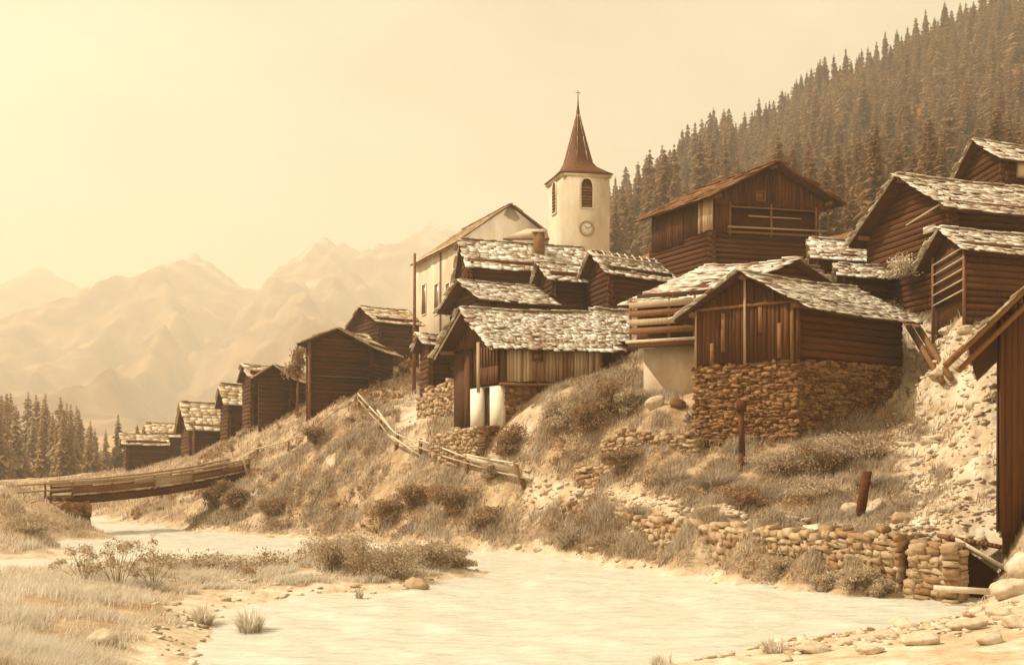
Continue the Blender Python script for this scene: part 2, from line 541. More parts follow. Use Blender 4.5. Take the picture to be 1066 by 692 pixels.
# ------------------------------------------------------------------ mountains
def mountain_material():
    m = bpy.data.materials.new('mountain_rock_and_snow')
    m.use_nodes = True
    N, L = m.node_tree.nodes, m.node_tree.links
    b = N['Principled BSDF']
    b.inputs['Roughness'].default_value = 1
    b.inputs['Specular IOR Level'].default_value = 0
    tc = N.new('ShaderNodeTexCoord')
    nz = N.new('ShaderNodeTexNoise')
    nz.inputs['Scale'].default_value = 0.013
    nz.inputs['Detail'].default_value = 10
    L.new(tc.outputs['Object'], nz.inputs['Vector'])
    cr = N.new('ShaderNodeValToRGB')
    cr.color_ramp.elements[0].position, cr.color_ramp.elements[1].position = 0.42, 0.62
    cr.color_ramp.elements[0].color, cr.color_ramp.elements[1].color = sep(0.035), sep(0.2)
    L.new(nz.outputs['Fac'], cr.inputs['Fac'])
    at = N.new('ShaderNodeAttribute')
    at.attribute_name = 'snow'
    mx = N.new('ShaderNodeMix')
    mx.data_type = 'RGBA'
    L.new(at.outputs['Fac'], mx.inputs['Factor'])
    L.new(cr.outputs['Color'], mx.inputs[6])
    mx.inputs[7].default_value = sep(0.8)
    L.new(mx.outputs[2], b.inputs['Base Color'])
    return m


MTN = mountain_material()


def mountain(crest, Yc, front, back, seed, lo, hi, snowy=0.9):
    """a mountain range: crest heights come from a skyline, slopes fall both ways with eroded ridges"""
    n, k = 260, 120
    pxs = np.linspace(lo, hi, n)
    cy = np.interp(pxs, [c[0] for c in crest], [c[1] for c in crest])
    t = np.concatenate([np.linspace(-1, 0, 80), np.linspace(0, 1, 41)[1:]])
    PX, T = np.meshgrid(pxs, t)
    CYv = np.meshgrid(cy, t)[0]
    Y = Yc + np.where(T < 0, T * front, T * back)
    X = (PX - CX) / F * Yc * (1 + 0.10 * T)
    zc = CAMZ + (HZ - CYv) / F * Yc
    zc = zc * (1 + .016 * fbm(X / 55, X * 0 + seed, 4, seed + 40) + .012 * fbm(X / 18, X * 0 + seed, 3, seed + 44))
    fall = np.where(T < 0, (1 + T) ** 1.25, (1 - T) ** 1.2)
    rid = np.abs(fbm(X / 260 + T * 0.6, Y / 700, 5, seed)) * 2
    z = zc * fall - 5
    z = z + (fbm(X / 190, Y / 190, 6, seed + 9, 0.55) * 0.12 - (rid - 0.4) * 0.22) * zc * np.clip(np.abs(T) * 3, 0.04, 1) * np.clip((1 - np.abs(T)) * 4, 0, 1)
    sn = np.clip((z / zc.max() - 0.72) * 3 + fbm(X / 60, Y / 60, 5, seed + 3) * 2.2 - 0.75, 0, 1) * snowy
    idx = np.arange(PX.size).reshape(PX.shape)
    mb = MB()
    mb.add(np.stack([X, Y, z], -1).reshape(-1, 3), np.stack([idx[:-1, :-1], idx[:-1, 1:], idx[1:, 1:], idx[1:, :-1]], -1).reshape(-1, 4))
    o = mb.build('mountain', MTN, None, True, {'snow': sn.ravel()})
    o['kind'] = 'structure'


mountain([(-500, 330), (-120, 315), (-40, 310), (5, 297), (30, 282), (45, 274), (58, 284), (85, 301), (130, 320), (300, 400), (420, 470)], 2900, 1500, 900, 3, -500, 420, .5)
mountain([(-60, 420), (30, 330), (85, 300), (120, 292), (165, 272), (185, 268), (203, 261), (220, 272), (245, 290), (275, 304), (300, 318), (420, 400), (520, 480)],
         2400, 1500, 900, 8, -60, 520, 1.0)
mountain([(200, 420), (250, 320), (276, 300), (290, 277), (312, 264), (326, 256), (338, 246), (350, 256), (358, 252), (376, 262), (400, 252), (420, 246), (436, 240),
          (447, 229), (460, 236), (500, 243), (560, 262), (640, 300), (720, 360), (800, 450)], 2600, 1700, 900, 15, 200, 800, .8)


# ------------------------------------------------------------------ stones
def stone_templates(k=10, wlo=.1, whi=.5, jit=.17):
    g = np.array([(x, y, z) for x in (-1, 0, 1) for y in (-1, 0, 1) for z in (-1, 0, 1) if (x, y, z) != (0, 0, 0)], float)
    key = {tuple(p): i for i, p in enumerate(g.astype(int).tolist())} if False else {tuple(int(c) for c in p): i for i, p in enumerate(g)}
    fs = []
    for ax in range(3):
        for s in (-1, 1):
            o = [a for a in range(3) if a != ax]
            for a in (-1, 0):
                for b in (-1, 0):
                    quad = []
                    for da, db in ((0, 0), (1, 0), (1, 1), (0, 1)):
                        p = [0, 0, 0]
                        p[ax] = s
                        p[o[0]] = a + da
                        p[o[1]] = b + db
                        quad.append(key[tuple(p)])
                    if (s > 0) != (ax == 1):
                        fs.append(quad)
                    else:
                        fs.append(quad[::-1])
    out = []
    for i in range(k):
        sph = g / np.linalg.norm(g, axis=1, keepdims=True) * 1.12
        w = rng.uniform(wlo, whi)
        v = g * (1 - w) + sph * w
        v = v + rng.normal(0, jit, v.shape)
        out.append(v * 0.5)
    return out, np.array(fs)


ST_V, ST_F = stone_templates()
SH_V, SH_F = stone_templates(10, -.05, .14, .13)


def stones(mb, centers, ax, ay, az, T=None):
    """centers (n,3), axis vectors (n,3) each already scaled"""
    n = len(centers)
    if n == 0:
        return
    kind = rng.integers(0, len(ST_V), n)
    for k in range(len(ST_V)):
        m = kind == k
        if m.any():
            M = np.stack([ax[m], ay[m], az[m], centers[m]], -1)
            mb.inst((T or SH_V)[k], ST_F, M)


def stone_face(mb, p0, p1, zb0, zb1, zt0, zt1, h=(0.14, 0.24), w=(0.2, 0.5), depth=0.25, ragged=0.0, hole=None):
    """a coursed rubble face between plan points p0 and p1 (outward = right-hand side of p0->p1)"""
    p0, p1 = np.asarray(p0, float), np.asarray(p1, float)
    d = p1 - p0
    Lw = np.linalg.norm(d)
    d = d / Lw
    nrm = np.array([d[1], -d[0]])
    z = min(zb0, zb1)
    top = max(zt0, zt1)
    C, AX, AY, AZ = [], [], [], []
    while z < top:
        hh = random.uniform(*h)
        a = -random.uniform(0, 0.2)
        while a < Lw:
            ww = random.uniform(*w)
            if a + ww > Lw + 0.12:
                ww = Lw + 0.06 - a
            if ww < 0.08:
                break
            t = min(1, max(0, (a + ww / 2) / Lw))
            zt = zt0 + (zt1 - zt0) * t + random.uniform(-ragged, ragged * 0.4)
            zbm = zb0 + (zb1 - zb0) * t
            zc = z + hh / 2 + random.uniform(-.28, .28) * hh
            if zbm - hh < z and zc < zt and not (hole and hole(a + ww / 2, zc)):
                o = random.uniform(-0.04, 0.05)
                c = p0 + d * (a + ww / 2) + nrm * (o - depth / 2)
                C.append((c[0], c[1], zc))
                tl = random.uniform(-0.2, 0.2)
                AX.append((d[0] * ww * 1.06, d[1] * ww * 1.06, tl * ww))
                AY.append((nrm[0] * depth, nrm[1] * depth, 0))
                AZ.append((0, 0, hh * random.uniform(.75, 1.3)))
            a += ww
        z += hh * 0.96
    stones(mb, np.array(C), np.array(AX), np.array(AY), np.array(AZ))


# ------------------------------------------------------------------ houses
class House:
    def __init__(self, name, label, C0, C1, C2, zb, ze, rise, gable='L', ov=0.5, eo=0.55, cat='barn', group=None, wall='log', parent=None):
        self.C0 = np.asarray(C0, float)
        e1, e2 = np.asarray(C1, float) - self.C0, np.asarray(C2, float) - self.C0
        self.g, self.l = (e1, e2) if gable == 'L' else (e2, e1)
        self.gl, self.ll = np.linalg.norm(self.g), np.linalg.norm(self.l)
        self.gh, self.lh = self.g / self.gl, self.l / self.ll
        nE = np.array([self.lh[1], -self.lh[0]])
        self.nE = nE if nE @ self.g < 0 else -nE
        nG = np.array([self.gh[1], -self.gh[0]])
        self.nG = nG if nG @ self.l < 0 else -nG
        self.zb, self.ze, self.rise, self.ov, self.eo = zb, ze, rise, ov, eo
        self.gable = gable
        self.root = parent or thing(name, label, cat, (self.C0[0], self.C0[1], zb), group)

    def P(self, s, t, z):
        p = self.C0 + s * self.g + t * self.l
        return np.array([p[0], p[1], z])

    def W(self, face, a, z, out=0.0):
        p = self.C0 + (a * self.lh + out * self.nE if face == 'E' else a * self.gh + out * self.nG)
        return np.array([p[0], p[1], z])

    def slab(self, mb, face, a0, a1, z0, z1, o0, o1):
        p = self.W(face, a0, z0, o0)
        mb.box(p, self.W(face, a1, z0, o0) - p, self.W(face, a0, z0, o1) - p, (0, 0, z1 - z0))
        return mb

    def gtop(self, a):
        s = a / self.gl
        return self.ze + self.rise * (1 - abs(2 * s - 1))

    def core(self, z0=None, material=None, inset=0.12, name='wall_core', ztop=None):
        """closed inner body up to the gables"""
        z0 = self.zb - 0.8 if z0 is None else z0
        i, j = inset / self.gl, inset / self.ll
        zt = self.ze if ztop is None else ztop
        mb = MB()
        P = self.P
        if ztop is None:
            vs = [P(i, j, z0), P(1 - i, j, z0), P(1 - i, 1 - j, z0), P(i, 1 - j, z0), P(i, j, zt), P(1 - i, j, zt), P(1 - i, 1 - j, zt), P(i, 1 - j, zt),
                  P(.5, j, zt + self.rise - .08), P(.5, 1 - j, zt + self.rise - .08)]
            mb.add(vs, [(0, 3, 2, 1), (1, 2, 6, 5), (3, 0, 4, 7), (4, 8, 9, 7), (5, 6, 9, 8)], [(0, 1, 5, 8, 4), (2, 3, 7, 9, 6)])
        else:
            vs = [P(i, j, z0), P(1 - i, j, z0), P(1 - i, 1 - j, z0), P(i, 1 - j, z0), P(i, j, zt), P(1 - i, j, zt), P(1 - i, 1 - j, zt), P(i, 1 - j, zt)]
            mb.add(vs, BOXF)
        return mb

    def logs(self, z0, z1=None, faces='EGR', step=0.26, ext=0.22, mb=None, gable=True):
        """log courses on the faces: E eave wall, G gable wall, R far gable and far eave wall"""
        mb = mb or MB()
        z1 = self.ze if z1 is None else z1
        z = z0 + step / 2
        k = 0
        top = z1 + (self.rise if gable else 0)
        while z < top:
            r = step * 0.56 * random.uniform(.92, 1.06)
            for f in faces:
                jz = z + random.uniform(-.012, .012)
                if f == 'E' and z < z1:
                    mb.tube(self.W('E', -ext * random.uniform(.6, 1.2), jz + step / 2, -.05), self.W('E', self.ll + ext, jz + step / 2 + random.uniform(-.02, .02), -.05), r, r * random.uniform(.9, 1.05), 6, .5)
                if f == 'G':
                    if z < z1:
                        a0, a1 = -ext * random.uniform(.6, 1.2), self.gl + ext
                    else:
                        w = (z - z1) / self.rise * self.gl / 2
                        a0, a1 = w + .05, self.gl - w - .05
                        if a1 - a0 < .3:
                            continue
                    mb.tube(self.W('G', a0, jz + random.uniform(-.03, .03), -.05 + random.uniform(-.015, .02)), self.W('G', a1, jz + random.uniform(-.03, .03), -.05 + random.uniform(-.015, .02)), r, r * random.uniform(.9, 1.05), 6, .5)
            z += step
            k += 1
        return mb

    def planks(self, face, a0, a1, z0, z1, out=0.03, w=(.16, .28), mb=None, ragged=.05, gabled=False):
        mb = mb or MB()
        a = a0
        while a < a1 - .04:
            ww = min(random.uniform(*w), a1 - a)
            zt = (min(self.gtop(a + .02), self.gtop(a + ww)) - .05 if gabled else z1) + random.uniform(-ragged, 0) * .5
            if zt > z0 + .1:
                o = out + random.uniform(0, .02)
                zl = z0 + random.uniform(-ragged, ragged)
                k0, k1 = random.uniform(-.02, .02), random.uniform(.0, .03)
                pts = [self.W(face, aa, zz, oo) for zz, kk in ((zl, 0), (zt, k0)) for aa, oo in ((a + .006 + kk, o - .03), (a + ww - .006 + kk, o - .03), (a + ww - .006 + kk, o + k1 * (zz == zl)), (a + .006 + kk, o + k1 * (zz == zl)))]
                mb.add(pts, BOXF)
            a += ww
        return mb

    def roof(self, material=None, expo=.3, sw=(.28, .6), th=.04, sag=.06, slate_len=1.7, s2=True, t0=None, t1=None, parent=None, name='roof', tail=None, step=None):
        material = material or SLATE
        mb = MB()
        dk = MB()
        ta, tb = -self.ov / self.ll, 1 + self.ov / self.ll
        if t0 is not None:
            ta = t0
        if t1 is not None:
            tb = t1
        se = self.eo / self.gl
        pitch = self.rise / (self.gl / 2)
        for side in (0, 1):
            def R(s, t, dz=0.0, side=side):
                # s: -se (eave) .. 0.5 (ridge)
                z = self.ze + pitch * s * self.gl + dz
                p = self.P(s if side == 0 else 1 - s, t, z)
                p[2] -= sag * math.sin(math.pi * (t - ta) / (tb - ta)) * (1 if s > 0 else .6)
                return p
            # deck
            n = 8
            tt = np.linspace(ta, tb, n)
            vs = []
            for t in tt:
                for s, dz in ((-se, 0.02), (.5, 0.02), (.5, -.10), (-se, -.08)):
                    vs.append(R(s, t, dz))
            fs = []
            for i in range(n - 1):
                for j in range(4):
                    a, b = i * 4 + j, i * 4 + (j + 1) % 4
                    fs.append((a, b, b + 4, a + 4))
            fs += [(0, 3, 2, 1), (n * 4 - 4, n * 4 - 3, n * 4 - 2, n * 4 - 1)]
            dk.add(vs, fs)
            if side == 1 and not s2:
                continue
            # slates
            slope = math.hypot(self.gl * (.5 + se), pitch * self.gl * (.5 + se))
            rows = int(slope / expo) + 1
            Lr = self.ll * (tb - ta)
            ds = (.5 + se) / rows
            for r in range(rows):
                a = -random.uniform(0, .3)
                while a < Lr + .02:
                    w = random.uniform(*sw)
                    tA, tB = ta + (a - .05) / self.ll, ta + min(a + w - .01, Lr + .1) / self.ll
                    a += w
                    if tB - tA < .05 / self.ll:
                        continue
                    s0 = -se + r * ds - random.uniform(.0, .09) / self.gl - (.05 / self.gl if r == 0 else 0)
                    s1 = min(s0 + ds * slate_len, .505)
                    h = th * random.uniform(.4, 1.1)
                    j = lambda k=.045: random.uniform(-k, k)
                    lift = random.choice((0, 0, 0, .04, .09)) * random.random()
                    q = [R(s0 + j() / self.gl, tA + j() / self.ll, .035 + lift), R(s0 + j() / self.gl, tB + j() / self.ll, .035 + j(.015) + lift), R(s1, tB + j() / self.ll, .022), R(s1, tA, .022)]
                    b = [p + np.array([0, 0, h * (1.5 if i < 2 else .7)]) for i, p in enumerate(q)]
                    mb.add(q + b, BOXF if side == 0 else BOXF[:, ::-1])
        # ridge stones
        Lr = self.ll * (tb - ta)
        a = 0
        while a < Lr:
            w = random.uniform(.35, .7)
            t0_, t1_ = ta + a / self.ll, ta + min(a + w, Lr) / self.ll
            zz = self.ze + self.rise + .05 - sag * math.sin(math.pi * min(1, (a + w / 2) / Lr))
            p = self.P(.5 - .16 / self.gl, t0_, zz + random.uniform(-.02, .03))
            mb.box(p, self.P(.5 - .16 / self.gl, t1_, zz) - self.P(.5 - .16 / self.gl, t0_, zz), self.P(.5 + .16 / self.gl, t0_, zz) - self.P(.5 - .16 / self.gl, t0_, zz), (0, 0, .06))
            a += w
        par = parent or self.root
        rf = dk.build(name, WOOD_D, par)
        sl = mb.build('slate_covering', material, rf)
        return rf

    def purlins(self, r=.11, fr=(0, .5, 1)):
        for s in fr:
            z = self.gtop(s * self.gl) - .22
            m = MB().tube(self.P(s, -self.ov * .85 / self.ll, z), self.P(s, .25, z), r, r, 8)
            m.build('purlin', WOOD_M, self.root)

    def window(self, face, a0, a1, z0, z1, material=WOOD_M, bars=(1, 1), out=0.03, f=.06):
        m = MB()
        for (b0, b1, c0, c1) in ((a0, a1, z0, z0 + f), (a0, a1, z1 - f, z1), (a0, a0 + f, z0 + f, z1 - f), (a1 - f, a1, z0 + f, z1 - f)):
            self.slab(m, face, b0, b1, c0, c1, out, out + .07)
        for i in range(bars[0]):
            x = a0 + (a1 - a0) * (i + 1) / (bars[0] + 1)
            self.slab(m, face, x - .02, x + .02, z0 + f, z1 - f, out + .012, out + .05)
        for i in range(bars[1]):
            x = z0 + (z1 - z0) * (i + 1) / (bars[1] + 1)
            self.slab(m, face, a0 + f, a1 - f, x - .02, x + .02, out + .014, out + .047)
        w = m.build('window', material, self.root)
        self.slab(MB(), face, a0 + f * .5, a1 - f * .5, z0 + f * .5, z1 - f * .5, out - .02, out + .009).build('pane', GLASS, w)
        return w

    def post(self, face, a, z0, z1, out=.1, r=.08, material=WOOD_M, name='post'):
        return MB().tube(self.W(face, a, z0, out), self.W(face, a, z1, out), r, r * .9, 7).build(name, material, self.root)

    def rail(self, face, a0, a1, z0, z1=None, out=.1, r=.05, material=WOOD_L, name='rail'):
        z1 = z0 if z1 is None else z1
        return MB().tube(self.W(face, a0, z0, out), self.W(face, a1, z1, out), r, r * .85, 6).build(name, material, self.root)


def corners(c0, c1, c2):
    return XY(*c0), XY(*c1), XY(*c2)


def simple_barn(label, c0, c1, c2, eave, apex, base_z, gable='L', name='log_barn', roofmat=None, ov=.5, eo=.5, expo=.45, sw=(.4, .9), th=.06, step=.32, wallmat=None, cat='barn', sag=.06, **kw):
    ze = ZP(eave, c0[1])
    gY = (c0[1] + (c1 if gable == 'L' else c2)[1]) / 2
    C0, C1, C2 = corners(c0, c1, c2)
    h = House(name, label, C0, C1, C2, base_z, ze, 1.0, gable, ov, eo, cat)
    shift = -h.lh * ov            # the apex seen is that of the overhanging verge
    yv = gY + shift[1]
    h.rise = max(.5, ZP(apex, yv) - ze)
    body = h.core(material=WOOD_D)
    h.logs(base_z - .6, step=step, mb=body)
    w = body.build('wall', wallmat or WOOD_D, h.root)
    h.wall_obj = w
    h.roof(roofmat or SLATE, expo=expo, sw=sw, th=th, sag=sag, **kw)
    return h


# ---- far barns down the bank (left to right)
FAR = dict(roofmat=SLATE_F, expo=.55, sw=(.5, 1.1), th=.07, step=.36)
hA = simple_barn('low dark shed farthest left, pale flat roof, beyond the bridge', (133, 118), (129, 123), (172, 121), 461, 451, 4.2, name='log_shed', cat='shed', **FAR)
hB = simple_barn('pale roofed shed half hidden between the farthest low shed and the narrow barn', (158, 126), (154, 131), (196, 128), 452, 440, 5.0, name='log_shed', cat='shed', **FAR)
hC = simple_barn('small barn with ragged pale roof on tall post above the bridge end', (199, 104), (189, 109), (236, 106), 443, 418, 5.2, **FAR)
hC.post('E', .1, H1(*hC.C0) - .5, hC.ze - .1, .5, .14, WOOD_M)
hD = simple_barn('narrow barn squeezed between the ragged roofed barn and the twin peaked barn', (239, 98), (230, 102), (272, 100), 417, 399, 6.0, **FAR)
hE = simple_barn('left half of the twin peaked barn pair, slates sloping to the river', (263, 91), (253, 95), (290, 93), 390, 379, 6.6, **FAR)
hE2 = simple_barn('right half of the twin peaked barn pair, gable towards the river', (303, 90), (272, 88.5), (322, 94), 392, 380, 6.8, **FAR)
hG = simple_barn('barn with steep left gable below the church wall, beside the tall pole', (395, 96), (366, 101), (434, 98), 333, 319, 12, **FAR)
# big square barn
ze = ZP(360, 80)
C0, C1, C2 = corners((386, 80), (322, 77.5), (408, 84))
hF = House('log_barn', 'broad dark barn with low pitched gable over the steep grassy bank', C0, C1, C2, 8.0, ze, 1.05, 'L', .5, .7, 'barn')
body = hF.core()
hF.logs(7.2, step=.3, mb=body)
body.build('wall', WOOD_D, hF.root)
hF.roof(SLATE_F, expo=.5, sw=(.4, .9), th=.07)
MB().tube(hF.W('G', hF.gl + .05, 6.4, .15), hF.W('G', hF.gl + .05, ze, .15), .14, .12, 7).build('post', WOOD_M, hF.root)
hF.rail('G', .2, hF.gl - .2, ZP(392, 78.5), None, .08, .05, WOOD_M, 'beam')
# lean-to by the church wall
hH = simple_barn('small dark lean to with thin roof between church wall and grey planked house', (449, 66), (438, 69), (484, 67.5), 356, 347, 9.0, name='log_shed', cat='shed', expo=.4)
# sunlit roof corner behind the broad barn, its sunlight painted as white
hW = simple_barn('low shed with bright sunlit roof peeping over the broad dark barn', (362, 88), (356, 91), (380, 89), 351, 346, 10.5, name='log_shed', cat='shed', roofmat=PLASTER_W, expo=.5, sw=(.5, .9))


# ---- house with grey planks (front row)
def front_house():
    c0, c1, c2 = (522, 54), (472, 57.6), (627, 55.2)
    C0, C1, C2 = corners(c0, c1, c2)
    ze = ZP(354, 54)
    h = House('timber_house', 'house with grey upright planks, big bright slate roof and white pillars', C0, C1, C2, 6.2, ze, 1.9, 'L', .85, .5, 'house')
    zf = ZP(397, 54)
    core = h.core(z0=zf - .02)
    core.build('wall', WOOD_P, h.root)
    h.planks('E', .25, h.ll, zf, ze + .1, .05, (.14, .26)).build('plank_front', WOOD_G, h.root)
    h.slab(MB(), 'E', -.02, .24, zf - .1, ze, -.02, .13).build('corner_board', WOOD_P, h.root)
    h.slab(MB(), 'E', -.1, h.ll + .05, zf - .2, zf - .06, -.15, .14).build('sill_beam', WOOD_M, h.root)
    h.window('E', 1.55, 2.25, zf + 1.05, zf + 1.78, WOOD_M, (1, 1), .075)
    # gable: dark boards with a barred opening and framed loggia
    h.planks('G', .02, h.gl, ze - .15, 0, .05, gabled=True).build('gable_boarding', WOOD_P, h.root)
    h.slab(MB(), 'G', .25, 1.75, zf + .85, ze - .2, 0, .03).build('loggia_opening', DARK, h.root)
    for k in range(6):
        h.slab(MB(), 'G', .3 + .27 * k, .36 + .27 * k, zf + .85, ze - .2, .035, .09).build('bar', WOOD_M, h.root)
    h.planks('G', .2, 1.85, zf - .05, zf + .85, .06).build('parapet', WOOD_P, h.root)
    h.slab(MB(), 'G', 1.85, 2.1, zf - .4, ze + .1, .0, .1).build('door_post', WOOD_G, h.root)
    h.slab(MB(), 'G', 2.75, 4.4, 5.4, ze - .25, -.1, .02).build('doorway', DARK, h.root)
    h.slab(MB(), 'G', 2.8, 3.3, 5.6, ze - .5, .02, .08).build('door', WOOD_P, h.root)
    # verge boards
    for s0, s1 in ((-.11, .5), (1.11, .5)):
        pa, pb = h.P(s0, -.8 / h.ll, h.ze + h.rise * 2 * (s0 if s0 < .5 else 1 - s0) - .12), h.P(s1, -.8 / h.ll, h.ze + h.rise - .1)
        MB().tube(pa, pb, .09, .09, 4, .5).build('bargeboard', WOOD_L, h.root)
    h.purlins()
    # stone and whitewash basement
    zb = 5.6
    m = h.core(z0=zb, inset=.25, ztop=zf - .1)
    bs = m.build('basement', PLASTER_B, h.root)
    for a0, a1 in ((0.0, .95), (1.75, 2.75)):
        h.slab(MB(), 'G', a0, a1, zb, zf - .2, -.26, .06).build('whitewashed_pillar', PLASTER_W, h.root)
    h.slab(MB(), 'G', .95, 1.75, zb, zf - .2, -.24, -.2).build('cellar_door', DARK, h.root)
    st = MB()
    p0, p1 = h.W('E', .1, 0, -.12)[:2], h.W('E', h.ll, 0, -.12)[:2]
    stone_face(st, p0, p1, zb, zb, zf - .22, zf - .22, (.16, .26), (.25, .55), .22)
    st.build('stone_base', STONE_D, h.root)
    h.slab(MB(), 'E', 2.0, 2.7, zf - 1.1, zf - .35, -.06, .01).build('cellar_window', DARK, h.root)
    h.roof(SLATE, expo=.21, sw=(.16, .4), th=.03, sag=.07)
    # annex to the right, wall set back, roof carried on
    an = House('annex', '', XY(629, 56.2), XY(612, 58.6), XY(672, 57), 7.2, ZP(346, 56.2), 1.45, 'L', .1, .35, parent=h.root)
    an.core(z0=7.0).build('annex_wall', WOOD_P, h.root)
    an.planks('E', 0, an.ll, 7.4, an.ze + .05, .04).build('annex_boarding', WOOD_P, h.root)
    an.slab(MB(), 'E', -.1, an.ll, ZP(364, 56), ZP(360, 56), .02, .12).build('annex_beam', WOOD_M, h.root)
    an.roof(SLATE, expo=.21, sw=(.16, .4), th=.03, name='annex_roof')
    return h


hI = front_house()

# ---- upper row behind it
hJ = simple_barn('small house with bright slates just above the big slate roof, left gable', (508, 62), (470, 66), (566, 63.5), 309, 292, 9, name='timber_house', cat='house', expo=.32, sw=(.28, .6), ov=.7)
hK = simple_barn('long roofed house with chimney in front of the church nave', (490, 70), (478, 75), (612, 72.5), 273, 249, 11, name='timber_house', cat='house', expo=.34, sw=(.3, .7), ov=.3)
m = MB()
cc = hK.P(.32, .62, 0)
m.box((cc[0] - .38, cc[1] - .35, hK.ze + .4), (.76, 0, 0), (0, .7, 0), (0, 0, 2.25))
ck = m.build('chimney', STONE_D, hK.root)
MB().box((cc[0] - .5, cc[1] - .48, hK.ze + 2.654), (1.0, 0, 0), (0, .96, 0), (0, 0, .1)).build('chimney_cap', SLATE, ck)
hL = simple_barn('little dark shed tucked between the chimney roof and the log barn, no windows', (577, 65), (561, 68), (616, 66), 287, 273, 9.5, name='log_shed', cat='shed', expo=.32, sw=(.28, .6))
hM = simple_barn('log barn with pale poles laid on its roof, left of the tall barn', (636, 62), (608, 66), (697, 64.5), 281, 262, 10.5, expo=.34, sw=(.3, .7), ov=.5)
for k in range(9):
    t = -.05 + k * .13
    pa, pb = hM.P(.30, t, hM.ze + hM.rise * .6 + .14), hM.P(.52, t + .01, hM.ze + hM.rise + .17)
    MB().tube(pa, pb, .05, .05, 6).build('roof_pole', WOOD_L, hM.root)
MB().tube(hM.P(.30, -.06, hM.ze + hM.rise * .6 + .22), hM.P(.30, 1.05, hM.ze + hM.rise * .6 + .22), .07, .06, 6).build('roof_beam', WOOD_L, hM.root)


# ---- tall hay barn
def tall_barn():
    C0, C1, C2 = corners((744, 62), (676, 67.2), (860, 63.7))
    ze = ZP(201, 62)
    h = House('hay_barn', 'tall dark hay barn with open gallery, highest of the middle row', C0, C1, C2, 14.6, ze, 1.95, 'R', .55, .6, 'barn')
    zf = ZP(240, 62)
    core = h.core(z0=zf - .05, inset=.3)
    core.build('wall', WOOD_P, h.root)
    # side wall of upright planks with patches
    h.planks('E', .05, h.ll * .45, zf, ze + .05, .03).build('side_boarding', WOOD_G if False else WOOD_P, h.root)
    mb = MB()
    h.planks('E', h.ll * .45, h.ll * .95, zf - .25, ze - .1, .06, mb=mb)
    mb.build('side_boarding', WOOD_P, h.root)
    h.planks('E', .05, h.ll * .22, zf + .1, ze - .1, .09).build('weathered_boards', WOOD_G, h.root)
    # gable: boarding above, open gallery below
    zo0, zo1 = ZP(238, 62.5), ZP(215, 62.5)
    h.planks('G', 0, h.gl, zo1, 0, .04, gabled=True).build('gable_boarding', WOOD_P, h.root)
    h.planks('G', 0, .9, zf - .1, zo1, .04).build('gable_boarding', WOOD_P, h.root)
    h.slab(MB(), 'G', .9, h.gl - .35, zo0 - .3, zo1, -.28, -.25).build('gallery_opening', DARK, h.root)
    h.rail('G', .8, h.gl, zo0 + .02, zo0 + .1, .1, .06, WOOD_G)
    h.rail('G', .9, h.gl - .3, zo1 - .08, zo1 - .05, .08, .06, WOOD_M)
    h.rail('G', 2.2, h.gl - 1.6, zo0 + .78, zo0 + .8, -.1, .05, WOOD_G)
    h.rail('G', .8, h.gl, zf - .05, zf, .12, .08, WOOD_M)
    for a in (.95, 3.6, h.gl - .7, h.gl + .1):
        h.post('G', a, zf - .2, zo1 + .2, .06, .08, WOOD_M)
    h.window('G', 2.6, 3.2, zo1 + .35, zo1 + .95, WOOD_M, (0, 1), .06)
    h.purlins()
    # lower block of logs
    lb = House('lower', '', h.C0 - h.gh * .0 - h.lh * -.2, h.C0 + h.lh * (h.ll - .2), h.C0 + h.lh * .2 + h.gh * (h.gl - .3), 14, zf, .01, 'R', 0, 0, parent=h.root)
    b2 = lb.core(z0=13.6, ztop=zf - .08)
    lb.logs(13.6, z1=zf - .2, mb=b2, gable=False, step=.3)
    b2.build('log_base', WOOD_D, h.root)
    h.roof(SHING, expo=.4, sw=(.35, .8), th=.05)
    return h


hN = tall_barn()


# ---- house with wide slate roof behind the stone barn
def balcony_house():
    C0, C1, C2 = corners((748, 48), (668, 49.5), (892, 51.5))
    ze = ZP(305, 48)
    h = House('timber_house', 'house with slatted log gallery over stained plaster wall, wide ragged roof', C0, C1, C2, 6.8, ze, 1.9, 'R', .35, .75, 'house')
    zf = ZP(356, 48.5)
    body = h.core(z0=zf)
    h.logs(zf + .1, mb=body, step=.3)
    body.build('wall', WOOD_D, h.root)
    h.core(z0=6.2, ztop=zf - .02, inset=.05).build('plaster_wall', PLASTER_B, h.root)
    # gallery
    h.slab(MB(), 'E', .9, h.ll + .4, zf - .16, zf - .02, 0, .85).build('gallery_floor', WOOD_M, h.root)
    h.slab(MB(), 'E', .7, h.ll + .5, zf - .02, zf + .12, .75, .9).build('gallery_beam', WOOD_L, h.root)
    for k, z in enumerate((.55, .95, 1.35, 1.75)):
        h.slab(MB(), 'E', .9, h.ll + .35, zf + z - .16, zf + z + .12, .78, .83).build('gallery_board', WOOD_G if k % 2 else WOOD_M, h.root)
    for a in (.9, 2.1, h.ll + .3):
        h.post('E', a, zf, ze - .15, .76, .06, WOOD_M)
    h.roof(SLATE, expo=.22, sw=(.18, .55), th=.04, sag=.14)
    return h


hO = balcony_house()


